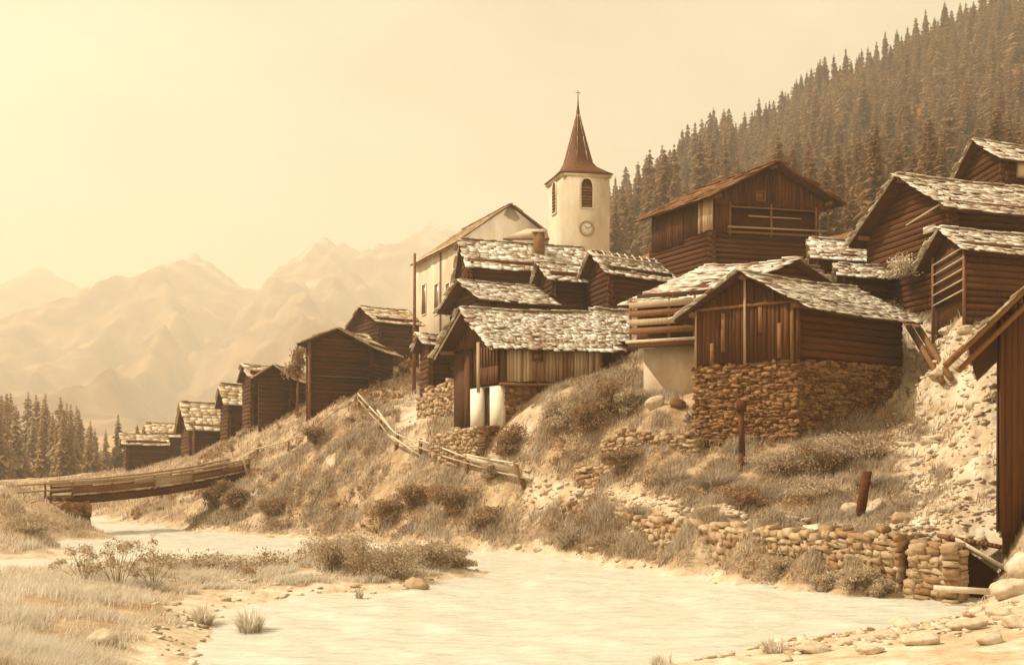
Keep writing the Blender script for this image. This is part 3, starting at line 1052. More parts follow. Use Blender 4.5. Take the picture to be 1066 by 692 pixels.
# ---- big stone-based barn
def stone_barn():
    C0, C1, C2 = corners((832, 42), (724, 44.5), (938, 45.5))
    ze = ZP(312, 42)
    h = House('stone_barn', 'big barn of dark boards on a tall rough stone base', C0, C1, C2, 4.3, ze, 1.35, 'L', .35, .7, 'barn')
    zs = ZP(374, 42)
    body = h.core(z0=zs - .1)
    h.logs(zs, mb=body, faces='E', step=.28, ext=.1)
    body.build('wall', WOOD_D, h.root)
    mb = MB()
    h.planks('G', .02, h.gl, zs, 0, .04, (.14, .24), gabled=True, mb=mb)
    mb.build('gable_boarding', WOOD_P, h.root)
    for a, z0_, z1_ in ((.7, zs + .1, zs + 1.5), (3.1, zs + .5, zs + 2.1), (3.6, zs, zs + .9), (1.5, zs + 1.2, zs + 2.4)):
        h.slab(MB(), 'G', a, a + .17, z0_, z1_, .066, .085).build('patch_board', WOOD_M, h.root)
    h.slab(MB(), 'G', .02, h.gl - .02, ZP(319, 43), ZP(316, 43), .05, .11).build('tie_beam', WOOD_M, h.root)
    h.post('G', h.gl * .5, zs - .1, h.ze + h.rise - .2, .1, .06, WOOD_G, 'batten')
    h.post('G', .25, zs - .1, h.ze + .1, .09, .08, WOOD_M)
    h.post('G', .02, zs, h.ze + .1, .05, .1, WOOD_P)
    h.post('G', h.gl - .05, zs - .1, h.ze, .07, .05, WOOD_G)
    h.purlins(.13)
    co = h.core(z0=3.0, ztop=zs - .05, inset=.1)
    sb = co.build('base_core', MORTAR, h.root)
    st = MB()
    pG0, pG1 = h.C0 + h.gh * h.gl, h.C0
    zL, zR = 3.4, 3.2
    stone_face(st, pG0, pG1, zL, zR, zs + .02, zs + .02, (.08, .17), (.13, .4), .26, .03)
    stone_face(st, h.C0, h.C0 + h.l, 3.3, 4.0, zs, zs + .1, (.08, .17), (.13, .4), .26, .03)
    st.build('stone_base', STONE_D, h.root)
    h.roof(SLATE, expo=.2, sw=(.16, .5), th=.035, sag=.12)
    return h


hP = stone_barn()

# ---- right-hand side
hR = simple_barn('low house with bright ragged slates between the tall barn and right hand gable', (856, 55), (850, 59), (918, 56), 265, 248, 12, name='timber_house', cat='house', expo=.32, sw=(.3, .7))
hS = simple_barn('tiny lean to roof just under the low house right of the tall barn', (884, 50.5), (880, 53), (920, 51), 284, 275, 10.5, name='log_shed', cat='shed', expo=.3, sw=(.3, .6))


def right_house():
    C0, C1, C2 = corners((992, 47), (905, 53), (1160, 49.5))
    ze = ZP(211, 47)
    h = House('timber_house', 'large dark gabled house high at right with long bright slate roof', C0, C1, C2, 10.5, ze, 2.0, 'L', .7, .75, 'house')
    h.rise = ZP(181, 49.6) - ze
    body = h.core(z0=9.0)
    h.logs(9.1, mb=body, step=.28)
    body.build('wall', WOOD_D, h.root)
    h.slab(MB(), 'G', 1.1, 1.9, ZP(240, 48), ZP(233, 48), .05, .12).build('notice_board', PLASTER_W, h.root)
    h.rail('G', .0, 2.6, ZP(222, 48) + .2, ZP(227, 48), .5, .05, WOOD_L, 'pole')
    h.purlins(.12)
    h.roof(SLATE, expo=.23, sw=(.2, .55), th=.04, sag=.1)
    return h


hQ = right_house()


def railed_shed():
    C0, C1, C2 = corners((1006, 43.5), (966, 46.8), (1120, 45.2))
    ze = ZP(255, 43.5)
    h = House('timber_shed', 'shed with slanting pale rails in its open gable, right of the path', C0, C1, C2, 9.2, ze, .9, 'L', .35, .45, 'shed')
    h.rise = max(.6, ZP(237, 45) - ze)
    body = h.core(z0=8.6)
    h.logs(8.7, mb=body, faces='E', step=.28, ext=.1)
    body.build('wall', WOOD_P, h.root)
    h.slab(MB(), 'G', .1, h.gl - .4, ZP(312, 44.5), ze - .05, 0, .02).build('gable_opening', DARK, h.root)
    for k in range(5):
        z = ZP(312, 44.5) + .05 + k * .44
        h.rail('G', -.05, h.gl * .8, z + .2, z - .05, .12, .04)
    h.post('G', .0, 9.0, ze, .1, .07)
    h.post('G', h.gl * .8, 9.0, ze, .1, .07)
    h.roof(SLATE, expo=.23, sw=(.2, .55), th=.04, sag=.08)
    return h


hV = railed_shed()
hT = simple_barn('uppermost dark house at right edge under the forest', (1046, 53), (998, 58), (1140, 55), 163, 146, 14.5, name='timber_house', cat='house', expo=.36, sw=(.3, .7))
m = MB()
m.box(hT.W('E', .6, hT.ze - 1.0, .3), (0.7, 0, 0), (0, .5, 0), (0, 0, .9))
m.build('side_chimney', PLASTER_B, hT.root)


def edge_house():
    C0, C1, C2 = corners((1040, 28.5), (1041, 37), (1235, 32))
    ze = ZP(330, 28.5)
    h = House('timber_house', 'dark plank wall cut by the right edge, sloping roof edge overhead', C0, C1, C2, 2.6, ze, 3.0, 'R', .6, 1.15, 'house')
    body = h.core(z0=1.2)
    h.planks('G', 0, h.gl, 1.8, 0, .04, (.16, .3), gabled=True, mb=body)
    h.planks('E', 0, h.ll, 1.8, ze, .04, (.16, .3), mb=body)
    body.build('wall', WOOD_P, h.root)
    pa = h.P(-.24, -.5 / h.ll, h.ze - .24 * h.rise * 2)
    pb = h.P(.5, -.5 / h.ll, h.ze + h.rise)
    MB().tube(pa, pb, .1, .1, 6).build('bargeboard', WOOD_M, h.root)
    dz = np.array([0, 0, -.45])
    MB().tube(pa + dz + (pb - pa) * .08, pb + dz, .08, .08, 6).build('rafter', WOOD_M, h.root)
    h.roof(SLATE, expo=.35, sw=(.3, .6), th=.045)
    return h


hU = edge_house()


# ------------------------------------------------------------------ church
def church():
    C0, C1, C2 = corners((477, 100), (433, 110), (584, 102))
    ze = ZP(250, 100)
    h = House('church', 'white church with pointed spire, clock and tall side windows', C0, C1, C2, 13.8, ze, 3.6, 'R', .25, .5, 'church')
    nave = h.core(z0=12.5, inset=0).build('nave_wall', PLASTER, h.root)
    for a in (2.5, 5.4, 8.8):
        z0, z1 = ZP(329, 102 + a * .8), ZP(299, 102 + a * .8)
        m = MB()
        for b0, b1, c0, c1 in ((a - .62, a + .62, z0 - .12, z0), (a - .62, a - .5, z0, z1), (a + .5, a + .62, z0, z1), (a - .62, a + .62, z1, z1 + .12)):
            h.slab(m, 'E', b0, b1, c0, c1, 0, .08)
        m.build('window_frame', PLASTER_W, nave)
        h.slab(MB(), 'E', a - .5, a + .5, z0, z1, -.02, .02).build('window_pane', GLASS, nave)
    MB().tube(h.W('E', 4.2, 13, .12), h.W('E', 4.2, ze - .2, .12), .07, .07, 6).build('downpipe', IRON, nave)
    h.slab(MB(), 'E', 0, h.ll, ze - .35, ze - .05, 0, .3).build('cornice', PLASTER_B, nave)
    h.roof(SLATE_C, expo=.6, sw=(.5, 1.0), th=.04, sag=0, name='nave_roof')
    # sacristy with hipped roof
    c = XY(547, 92)
    zs0, zs1 = ZP(252, 92), ZP(235, 92)
    m = MB()
    m.add([(c[0] - 1.9, c[1] - 1.5, zs0), (c[0] + 2.0, c[1] - 1.5, zs0), (c[0] + 2.0, c[1] + 4, zs0), (c[0] - 1.9, c[1] + 4, zs0),
           (c[0] + .1, c[1] + 1.2, zs1), (c[0] + 1.9, c[1] + 1.2, zs1), (c[0] + 1.9, c[1] + 1.4, zs1), (c[0] + .1, c[1] + 1.4, zs1)], BOXF)
    m.build('sacristy_roof', SLATE_F, h.root)
    MB().box((c[0] - 1.95, c[1] - 1.56, zs0 - .16), (4.0, 0, 0), (0, .12, 0), (0, 0, .158)).build('eave_board', WOOD_M, h.root)
    MB().box((c[0] - 1.6, c[1] - 1.2, 13), (3.4, 0, 0), (0, 5, 0), (0, 0, zs0 - 13.01)).build('sacristy_wall', PLASTER, h.root)
    # tower
    T0, T1, T2 = corners((585, 94), (570, 97.6), (634.5, 94.6))
    zt = ZP(180, 94)
    t = House('tower', '', T0, T1, T2, 14, zt, .5, 'R', 0, 0, parent=h.root)
    tw = t.core(z0=13, inset=0, ztop=zt).build('tower_wall', PLASTER, h.root)

    def arch(face, ac, w, z0, z1):
        n = 9
        pts = [(-w / 2, z0), (w / 2, z0)]
        zs = z1 - w * .75
        for i in range(n):
            u = i / (n - 1)
            ang = math.pi * u
            pts.append((w / 2 * math.cos(ang), zs + (z1 - zs) * math.sin(ang) ** .8))
        outer = [(x * 1.28, z0 - .14 if z < z0 + .01 else zs + (z - zs) * 1.2) for x, z in pts]
        m = MB()
        k = len(pts)
        vs = [t.W(face, ac + x, z, .03) for x, z in pts] + [t.W(face, ac + x, z, -.05) for x, z in pts]
        m.add(vs, [list(range(k))], [(i, i + k, (i + 1) % k + k, (i + 1) % k) for i in range(k)])
        m.build('belfry_opening', DARK, tw)
        m = MB()
        vs = [t.W(face, ac + x, z, .10) for x, z in pts] + [t.W(face, ac + x, z, .10) for x, z in outer] + [t.W(face, ac + x, z, -.02) for x, z in outer] + [t.W(face, ac + x, z, 0) for x, z in pts]
        fs = []
        for i in range(k):
            j = (i + 1) % k
            fs += [(i, j, j + k, i + k), (i + k, j + k, j + 2 * k, i + 2 * k), (j, i, i + 3 * k, j + 3 * k)]
        m.add(vs, fs)
        m.build('window_surround', PLASTER_W, tw)
        m = MB()
        for q in range(7):
            zz = z0 + .12 + q * (zs - z0) / 7
            t.slab(m, face, ac - w / 2, ac + w / 2, zz, zz + .12, .035, .085)
        m.build('louvre', WOOD_M, tw)
    aw = .52 * t.gl
    arch('G', aw, 1.0, ZP(216, 94.3), ZP(186, 94.3))
    arch('E', t.ll * .5, .95, ZP(222, 95.8), ZP(190, 95.8))
    # clock
    zc = ZP(238, 94.3)
    n = 36

    def disc(r0, r1, o, d, name, material):
        m = MB()
        a = np.arange(n) * 2 * np.pi / n
        vs = [t.W('G', aw + r1 * math.cos(x), zc + r1 * math.sin(x), o + d) for x in a] + [t.W('G', aw + r1 * math.cos(x), zc + r1 * math.sin(x), o - .03) for x in a]
        i = np.arange(n)
        j = (i + 1) % n
        if r0 == 0:
            m.add(vs, [list(range(n))], np.stack([i, i + n, j + n, j], 1))
        else:
            vs += [t.W('G', aw + r0 * math.cos(x), zc + r0 * math.sin(x), o + d) for x in a] + [t.W('G', aw + r0 * math.cos(x), zc + r0 * math.sin(x), o - .03) for x in a]
            m.add(vs, np.stack([i, i + n, j + n, j], 1), np.stack([i, j, j + 2 * n, i + 2 * n], 1), np.stack([i + 2 * n, j + 2 * n, j + 3 * n, i + 3 * n], 1))
        return m.build(name, material, tw)
    disc(0, .62, .03, .02, 'clock_dial', DIAL)
    disc(.56, .70, .03, .05, 'clock_rim', WOOD_G)
    mk = MB()
    for q in range(12):
        an = q * math.pi / 6
        p = t.W('G', aw + .47 * math.cos(an), zc + .47 * math.sin(an), .06)
        r = t.W('G', aw + .55 * math.cos(an), zc + .55 * math.sin(an), .06)
        mk.tube(p, r, .028, .028, 4)
    mk.build('hour_marks', IRON, tw)
    for an, ln in ((2.2, .33), (.35, .48)):
        MB().tube(t.W('G', aw, zc, .08), t.W('G', aw + ln * math.cos(an), zc + ln * math.sin(an), .08), .04, .02, 4).build('clock_hand', IRON, tw)
    # eave cornice
    m = MB()
    o = .14
    q = lambda s, u, z: t.P(s, u, z)
    es, eu = o / t.gl, o / t.ll
    m.add([q(-es, -eu, zt - .3), q(1 + es, -eu, zt - .3), q(1 + es, 1 + eu, zt - .3), q(-es, 1 + eu, zt - .3), q(-es, -eu, zt - .02), q(1 + es, -eu, zt - .02), q(1 + es, 1 + eu, zt - .02), q(-es, 1 + eu, zt - .02)], BOXF)
    m.build('tower_cornice', PLASTER_B, tw)
    # spire: square eaves flaring into a steep eight-sided needle
    tip = ZP(100, 96)
    Hs = tip - zt
    prof = [(0.0, 1.14, 0.0), (.05, .93, .12), (.12, .70, .5), (.2, .56, .9), (.32, .455, 1), (.5, .30, 1), (.68, .15, 1), (.78, .075, 1), (.9, .03, 1), (1.0, .012, 1)]
    n = 16
    rings = []
    for fz, r, octa in prof:
        ring = []
        for i in range(n):
            an = 2 * math.pi * i / n + math.pi / 4
            cx, sy = math.cos(an), math.sin(an)
            sq = 1 / max(abs(cx), abs(sy))
            a8 = ((an - math.pi / 8) % (math.pi / 4)) - math.pi / 8
            oc = math.cos(math.pi / 8) / math.cos(a8) * 1.06
            rr = r * (sq * (1 - octa) + oc * octa) * .5
            ring.append(t.P(.5 + cx * rr, .5 + sy * rr, zt + fz * Hs))
        rings.append(ring)
    m = MB()
    vs = [p for r in rings for p in r]
    fs = [(k * n + i, k * n + (i + 1) % n, (k + 1) * n + (i + 1) % n, (k + 1) * n + i) for k in range(len(prof) - 1) for i in range(n)]
    m.add(vs, fs, [list(range(n))[::-1]])
    sp = m.build('spire', SPIRE_M, h.root)
    m = MB()
    for k in range(8):
        i = (2 * k + 1)
        for a in range(3, 7):
            m.tube(rings[a][i], rings[a + 1][i], .03, .028, 4)
    m.build('ridge_flashing', SLATE_F, sp)
    ctr = t.P(.5, .5, tip)
    m = MB()
    m.tube(ctr - np.array([0, 0, .5]), ctr + np.array([0, 0, .55]), .05, .03, 6)
    m.tube(ctr + np.array([-.22, 0, .32]), ctr + np.array([.22, 0, .32]), .03, .03, 5)
    m.build('finial_cross', IRON, sp)


church()

# ------------------------------------------------------------------ pole, posts, beams
x, y = XY(431, 72)
single(MB().tube((x, y, H1(x, y) - .5), (x + .05, y, ZP(264, 72)), .14, .09, 8), 'utility_pole', WOOD_M, 'tall bare timber pole standing beside the church corner', 'pole', (x, y, H1(x, y)))
x, y = XY(771, 41.2)
z0 = H1(x, y)
r = thing('wooden_post', 'dark upright post with blocky top before the rough stone barn base', 'post', (x, y, z0))
MB().tube((x, y, z0 - .5), (x + .05, y, z0 + .7), .15, .13, 5).tube((x + .05, y, z0 + .7), (x, y, ZP(428, 41.2)), .13, .125, 5).build('shaft', WOOD_P, r)
MB().box((x - .18, y - .18, ZP(428, 41.2)), (.36, 0, 0), (0, .36, 0), (.03, 0, .42)).build('cap', WOOD_P, r)
for (a, b, Ya, Yb, lab) in (((944, 336), (981, 398), 46.5, 41.5, 'left of two long beams leaning down the scree beside the stone barn'),
                            ((953, 337), (990, 394), 46.3, 41.3, 'right of two long beams leaning down the scree beside the stone barn')):
    p, q = XY(a[0], Ya), XY(b[0], Yb)
    P0, P1 = (p[0], p[1], ZP(a[1], Ya)), (q[0], q[1], ZP(b[1], Yb))
    single(MB().tube(P0, P1, .14, .12, 6), 'timber_beam', WOOD_M, lab, 'beam', P1)
p, q = XY(893, 33.6), XY(903, 33.9)
P0, P1 = (p[0], p[1], H1(*p) - .15), (q[0], q[1], ZP(487, 33.9))
single(MB().box(np.array(P0) - [.13, .1, .1], (.26, .03, 0), (0, .2, 0), np.array(P1) - np.array(P0)), 'wooden_post', WOOD_D, 'short dark post leaning between pale stones below the stone barn', 'post', P0)


# fence along the bank
def fence():
    pts = [(374, 426, 68), (395, 437, 64.5), (412, 464, 60.5), (437, 470, 58.2), (486, 497, 53.2), (548, 513, 49.6)]
    P = []
    for px, py, Y in pts:
        x, y = XY(px, Y)
        P.append(np.array([x, y, H1(x, y)]))
    root = thing('rustic_fence', 'broken rustic rail fence stepping down the bank crest to the path', 'fence', P[3])
    hts = [.9, 1.0, 1.0, 1.0, 1.0, 1.15]
    lean = [(0, 0), (.1, 0), (.1, 0), (.05, 0), (.0, 0), (-.55, .1)]
    tops = []
    for p, hh, ln in zip(P, hts, lean):
        q = p + np.array([ln[0], ln[1], hh])
        MB().tube(p - np.array([0, 0, .35]), q, .12, .1, 6).build('post', WOOD_M, root)
        tops.append(q)
    for i in range(len(P) - 1):
        for fr, to in ((.9, .86), (.5, .45)):
            a = P[i] + (tops[i] - P[i]) * fr + np.array([0, -.1, 0])
            b = P[i + 1] + (tops[i + 1] - P[i + 1]) * to + np.array([0, -.1, random.uniform(-.1, .1)])
            d = (b - a) * .06
            mid = (a + b) / 2 + np.array([0, random.uniform(-.08, .08), random.uniform(-.16, .04)])
            MB().tube(a - d, mid, .05, .048, 6).tube(mid, b + d, .048, .038, 6).build('rail', WOOD_G if fr < .6 else WOOD_L, root)
    a = P[4] + np.array([0, -.15, .65])
    b = P[5] + np.array([-.2, -.15, .45])
    d = b - a
    MB().box(a, d, (0, .06, 0), (0, 0, .34)).build('board', WOOD_L, root)
    a = P[1] + np.array([-.1, -.2, 1.3])
    b = P[2] + np.array([.35, -.3, .4])
    MB().tube(a, b, .07, .06, 6).build('rail', WOOD_L, root)
    a = P[2] + np.array([-.2, -.3, .75])
    b = P[3] + np.array([.3, -.5, -.1])
    MB().tube(a, b, .06, .05, 6).build('rail', WOOD_L, root)


fence()


def low_fence():
    pts = [(243, 487, 77), (268, 474, 76), (300, 458, 74), (332, 444, 71), (370, 429, 68.6)]
    P = []
    for px, py, Y in pts:
        x, y = XY(px, Y)
        P.append(np.array([x, y, H1(x, y)]))
    root = thing('rail_fence', 'thin rail fence climbing the bank from the bridge to the broad barn', 'fence', P[0])
    for p in P:
        MB().tube(p - np.array([0, 0, .3]), p + np.array([.05, 0, .85]), .07, .06, 6).build('post', WOOD_M, root)
    for i in range(len(P) - 1):
        MB().tube(P[i] + np.array([-.1, -.08, .7]), P[i + 1] + np.array([.1, -.08, .72]), .05, .04, 6).build('rail', WOOD_L, root)


low_fence()


# ------------------------------------------------------------------ bridge
def bridge():
    A = np.array([*XY(64, 63), ZP(519, 63)])
    B = np.array([*XY(248, 74.5), ZP(493, 74.5)])
    d = B - A
    L = np.linalg.norm(d)
    dh = d / L
    s = np.array([dh[1], -dh[0], 0])
    s /= np.linalg.norm(s)
    up = np.array([0, 0, 1.0])
    root = thing('timber_bridge', 'sloping timber footbridge with board sides over the river', 'bridge', A)

    def sg(t):  # slight belly
        return A + d * t - up * .25 * math.sin(math.pi * t)
    for off in (-.9, .0, .9):
        m = MB()
        for i in range(6):
            m.tube(sg(-.03 + i * 1.06 / 6) + s * off - up * .08, sg(-.03 + (i + 1) * 1.06 / 6) + s * off - up * .08, .27, .27, 8)
        m.build('beam', WOOD_D, root)
    m = MB()
    n = 60
    for i in range(n):
        a = sg((i + .05) / n) - s * 1.15 + up * .19
        m.box(a, d / n * .9, s * 2.3, up * (.06 + random.uniform(0, .02)))
    m.build('deck', WOOD_G, root)
    for off in (1.08, -1.08):
        ts = (0, .2, .42, .64, .84, 1.0)
        for t in ts:
            b = sg(t) + s * off + up * .1
            MB().tube(b, b + up * 1.0 + dh * .05, .08, .07, 6).build('railing_post', WOOD_M, root)
        for i in range(len(ts) - 1):
            for hz, rr in ((1.02, .08), (.82, .06)):
                a, b = sg(ts[i] - .01) + s * (off + .05) + up * hz, sg(ts[i + 1] + .01) + s * (off + .05) + up * (hz + random.uniform(-.05, .05))
                MB().tube(a, b, rr, rr * .9, 6).build('rail', WOOD_G, root)
        for i in range(len(ts) - 1):
            if True:
                a, b = sg(ts[i]) + s * (off + .0) + up * .3, sg(ts[i + 1]) + s * off + up * .3
                MB().box(a, b - a, s * .05, up * (.3 if i % 2 else .42)).build('side_board', WOOD_G if i == 2 else WOOD_M, root)
    for off in (1.2, -1.2):
        b = sg(.985) + s * off
        MB().tube(b - up * .3, b + up * 1.25 - dh * .5, .09, .08, 6).build('end_brace', WOOD_L, root)
    # approach rail on the left bank
    p = A + s * 1.0
    q = np.array([*XY(18, 59), 0])
    q[2] = H1(q[0], q[1]) + .9
    MB().tube(p + up * 1.0, q, .06, .06, 6).build('approach_rail', WOOD_G, root)
    MB().tube(p + up * .6, q - up * .4, .06, .06, 6).build('approach_rail', WOOD_G, root)
    mid = (p + q) / 2
    zz = H1(mid[0], mid[1])
    MB().tube((mid[0], mid[1], zz - .3), (mid[0], mid[1], (p[2] + 1 + q[2]) / 2 + .05), .08, .07, 6).build('approach_post', WOOD_M, root)
    # piers
    st = MB()
    a0, a1 = A - s * 1.5 - dh * .9, A + s * 1.5 - dh * .9
    b1 = A + s * 1.5 + dh * .9
    b0 = A - s * 1.5 + dh * .9
    for u, v in ((a0, a1), (a1, b1), (b1, b0)):
        stone_face(st, v[:2] if False else u[:2], v[:2], -.5, -.5, A[2] - .2, A[2] - .2, (.2, .35), (.3, .7), .4)
    st.box((a0[0], a0[1], -.6), (*(a1 - a0)[:2], 0), (*(b0 - a0)[:2], 0), (0, 0, A[2] + .35))
    single(st, 'stone_pier', STONE_D, 'dark dry stone pier under the left bank end of the bridge', 'pier', (A[0], A[1], 0))
    st = MB()
    c = B + dh * .6
    a0, a1 = c - s * 1.6, c + s * 1.6
    cz = B[2] - .22
    stone_face(st, a1[:2], a0[:2], .3, .3, cz, cz, (.2, .35), (.3, .7), .4)
    stone_face(st, a0[:2], (a1)[:2], .3, .3, cz, cz, (.2, .35), (.3, .7), .4)
    e1 = a1 + dh * 3
    stone_face(st, a1[:2], e1[:2], .3, .3, cz, cz + .3, (.2, .35), (.3, .7), .4)
    st.box((a0[0], a0[1], .2), (*(a1 - a0)[:2], 0), (dh[0] * 2.5, dh[1] * 2.5, 0), (0, 0, cz - .35))
    single(st, 'stone_abutment', STONE_D, 'rough stone abutment under the village end of the bridge', 'abutment', (c[0], c[1], .3))


bridge()


# ------------------------------------------------------------------ dry stone walls
def wall_line(label, pts, h=(.18, .32), w=(.25, .6), depth=.45, top=.0, material=None, back=True, ragged=.1, name='dry_stone_wall', sink=.4):
    """pts: (px, Y, z_bottom, z_top); stones face the viewer's side"""
    st = MB()
    for (pa, Ya, ba, ta), (pb, Yb, bb, tb) in zip(pts[:-1], pts[1:]):
        p, q = XY(pa, Ya), XY(pb, Yb)
        stone_face(st, p, q, ba - sink, bb - sink, ta, tb, h, w, depth, ragged)
        if back:
            d = q - p
            nn = np.array([d[1], -d[0]]) / np.linalg.norm(d)
            b0, b1 = p - nn * .3, q - nn * .3
            zlo = min(ba, bb) - sink
            vs = [(b0[0], b0[1], zlo), (b1[0], b1[1], zlo), (b1[0] - nn[0] * .6, b1[1] - nn[1] * .6, zlo), (b0[0] - nn[0] * .6, b0[1] - nn[1] * .6, zlo),
                  (b0[0], b0[1], ta - .12), (b1[0], b1[1], tb - .12), (b1[0] - nn[0] * .6, b1[1] - nn[1] * .6, tb - .12), (b0[0] - nn[0] * .6, b0[1] - nn[1] * .6, tb - .12)]
            st.add(vs, BOXF)
    x, y = XY(pts[0][0], pts[0][1])
    return single(st, name, material or STONE, label, 'wall', (x, y, pts[0][2]))


wall_line('long retaining wall of rounded stones along the river, right half', [(655, 40.6, .3, 1.8), (690, 38.3, .1, 1.82), (740, 35.75, .1, 1.75), (800, 32.95, .1, 1.74), (860, 31.0, .0, 1.76), (905, 29.75, -.1, 1.78), (934, 29.1, -.1, 1.78)], h=(.12, .3), w=(.16, .5), ragged=.2)
wall_line('low tumbled wall half buried in grass below the ledge path', [(585, 46.6, 1.5, 2.2), (625, 44.2, 1.3, 2.05), (660, 41.9, 1.2, 1.95), (690, 40.2, 1.0, 1.8)], h=(.16, .28), ragged=.25)
wall_line('garden wall of small rubble between the planked house and the stone barn', [(628, 46.9, 4.1, 5.3), (660, 45.4, 4.0, 5.3), (724, 43.6, 3.9, 5.1)], h=(.12, .22), w=(.16, .4), ragged=.3)
wall_line('short rubble wall below the white pillars of the planked house', [(448, 56.8, 4.5, 5.6), (472, 54.8, 4.4, 5.9), (497, 53.2, 4.3, 5.95)], h=(.12, .22), w=(.16, .4), ragged=.12)
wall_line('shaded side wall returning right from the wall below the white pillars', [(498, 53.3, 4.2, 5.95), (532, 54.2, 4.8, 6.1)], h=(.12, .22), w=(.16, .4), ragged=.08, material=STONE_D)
wall_line('heap of wall stones beside the lean to under the church', [(434, 64, 7.0, 8.3), (455, 61.5, 6.6, 8.9), (474, 59.6, 6.2, 8.9)], h=(.14, .26), w=(.2, .5), ragged=.35)
wall_line('low terrace wall on the slope between barn and ledge path', [(600, 47.4, 3.3, 4.0), (640, 45.9, 3.0, 3.7), (668, 44.6, 2.9, 3.6)], h=(.14, .24), w=(.2, .5), ragged=.3)


def culvert():
    x, y = XY(985, 28.2)
    root = thing('stone_culvert', 'square pier of flat stones beside a dark culvert mouth at the river', 'pier', (x, y, 0))
    st = MB()
    p, q = XY(947, 28.6), XY(998, 27.6)
    stone_face(st, p, q, -.4, -.4, 1.5, 1.5, (.1, .22), (.18, .5), .4, .05)
    q2 = XY(1004, 30.5)
    stone_face(st, q, q2, -.4, -.4, 1.5, 1.5, (.1, .22), (.18, .5), .4, .05)
    p2 = XY(950, 31)
    stone_face(st, p2, p, -.4, -.4, 1.5, 1.5, (.1, .22), (.18, .5), .4, .05)
    st.add([(*(p + [.15, .15]), -.5), (*(q + [-.15, .15]), -.5), (*q2, -.5), (*p2, -.5), (*(p + [.15, .15]), 1.42), (*(q + [-.15, .15]), 1.42), (*q2, 1.42), (*p2, 1.42)], BOXF)
    st.build('stone_pier', STONE, root)
    a, b = XY(1000, 29.4), XY(1046, 28.9)
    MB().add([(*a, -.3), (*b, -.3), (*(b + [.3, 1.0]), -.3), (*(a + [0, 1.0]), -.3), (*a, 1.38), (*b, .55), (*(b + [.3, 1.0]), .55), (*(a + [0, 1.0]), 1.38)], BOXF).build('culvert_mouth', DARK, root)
    a, b = XY(972, 27.3), XY(1031, 26.7)
    MB().tube((*a, .42), (*b, .40), .09, .08, 7).build('cross_beam', WOOD_L, root)
    a, b = XY(998, 28.9), XY(1050, 28.2)
    m = MB()
    m.box((*a, 1.5), (*(b - a), -.75), (.1, .5, 0), (0, 0, .12))
    m.build('cover_plank', WOOD_L, root)
    a, b = XY(985, 29.6), XY(1042, 29.2)
    m = MB()
    for k in range(14):
        c = a + (b - a) * k / 13
        m.tube((c[0], c[1] - .2, 1.62 - .02 * k), (c[0], c[1] + .5, 1.64 - .02 * k), .07, .07, 6)
    m.build('log_row', WOOD_M, root)


culvert()


# ------------------------------------------------------------------ boulders
def boulder(label, px, Y, r, material=STONE_L, squash=.7, z=None, grp=None, sub=0):
    x, y = XY(px, Y)
    zz = H1(x, y) if z is None else z
    n, k = 22, 14
    th = np.linspace(0, 2 * np.pi, n, endpoint=False)
    ph = np.linspace(-np.pi / 2, np.pi / 2, k)
    T, Pp = np.meshgrid(th, ph)
    d = np.stack([np.cos(Pp) * np.cos(T), np.cos(Pp) * np.sin(T), np.sin(Pp)], -1)
    sd = random.randint(0, 9999)
    rr = 1 + .5 * fbm(d[..., 0] * 1.3 + d[..., 2] * .7, d[..., 1] * 1.3 - d[..., 2] * .9, 3, sd) + .22 * fbm(d[..., 0] * 4 + d[..., 2] * 3, d[..., 1] * 4 - d[..., 2] * 2, 3, sd + 5)
    # chip flat facets
    for _ in range(12):
        nn = rng.normal(size=3)
        nn /= np.linalg.norm(nn)
        lim = random.uniform(.5, .8)
        dot = (d * nn).sum(-1) * rr
        rr = np.where(dot > lim, rr * np.maximum(.72, lim / np.maximum(dot, 1e-6)), rr)
    v = d * rr[..., None] * np.array([r * random.uniform(.9, 1.25), r * random.uniform(.8, 1.1), r * squash])
    v = v + np.array([x, y, zz + r * squash * .45])
    idx = np.arange(n * k).reshape(k, n)
    q = np.stack([idx[:-1], np.roll(idx, -1, 1)[:-1], np.roll(idx, -1, 1)[1:], idx[1:]], -1).reshape(-1, 4)
    return single(MB().add(v.reshape(-1, 3), q), 'boulder', material, label, 'rock', (x, y, zz), grp)


boulder('pale boulder on the grass bulge left of the stained plaster wall', 682, 47, .42, STONE_L, .95)
boulder('dark stone beside the pale boulder under the plaster wall', 705, 46.6, .42, STONE_D, .8)
boulder('round boulder beside the culvert mouth at the right edge', 1044, 27.0, .42, STONE_L, .9)
boulder('large boulder cut by the right edge above the sandy spur', 1068, 27.4, .55, STONE_L, .9)
boulder('low wide boulder lying at the river edge under the culvert', 1050, 25.4, .55, STONE_L, .6)
boulder('largest rock standing in the river off the gravel spit', 434, 31.2, .38, STONE, .7, -.02)
boulder('small rock touching the largest rock off the gravel spit', 421, 31.6, .22, STONE, .7, -.05)
boulder('pale stone on the slope right of the leaning post', 912, 34.2, .42, STONE_L, .9)
boulder('pale upright stone left of the leaning post', 884, 34.6, .32, STONE_L, 1.2)
boulder('brown boulder at the edge of the path below the scree', 938, 32.0, .42, STONE, .7)
boulder('stone half hidden in grass at the bottom left corner', 108, 18.6, .3, STONE_L, .6)
boulder('rock lying in the left inlet below the bridge end', 62, 41, .4, STONE, .35, -.05)
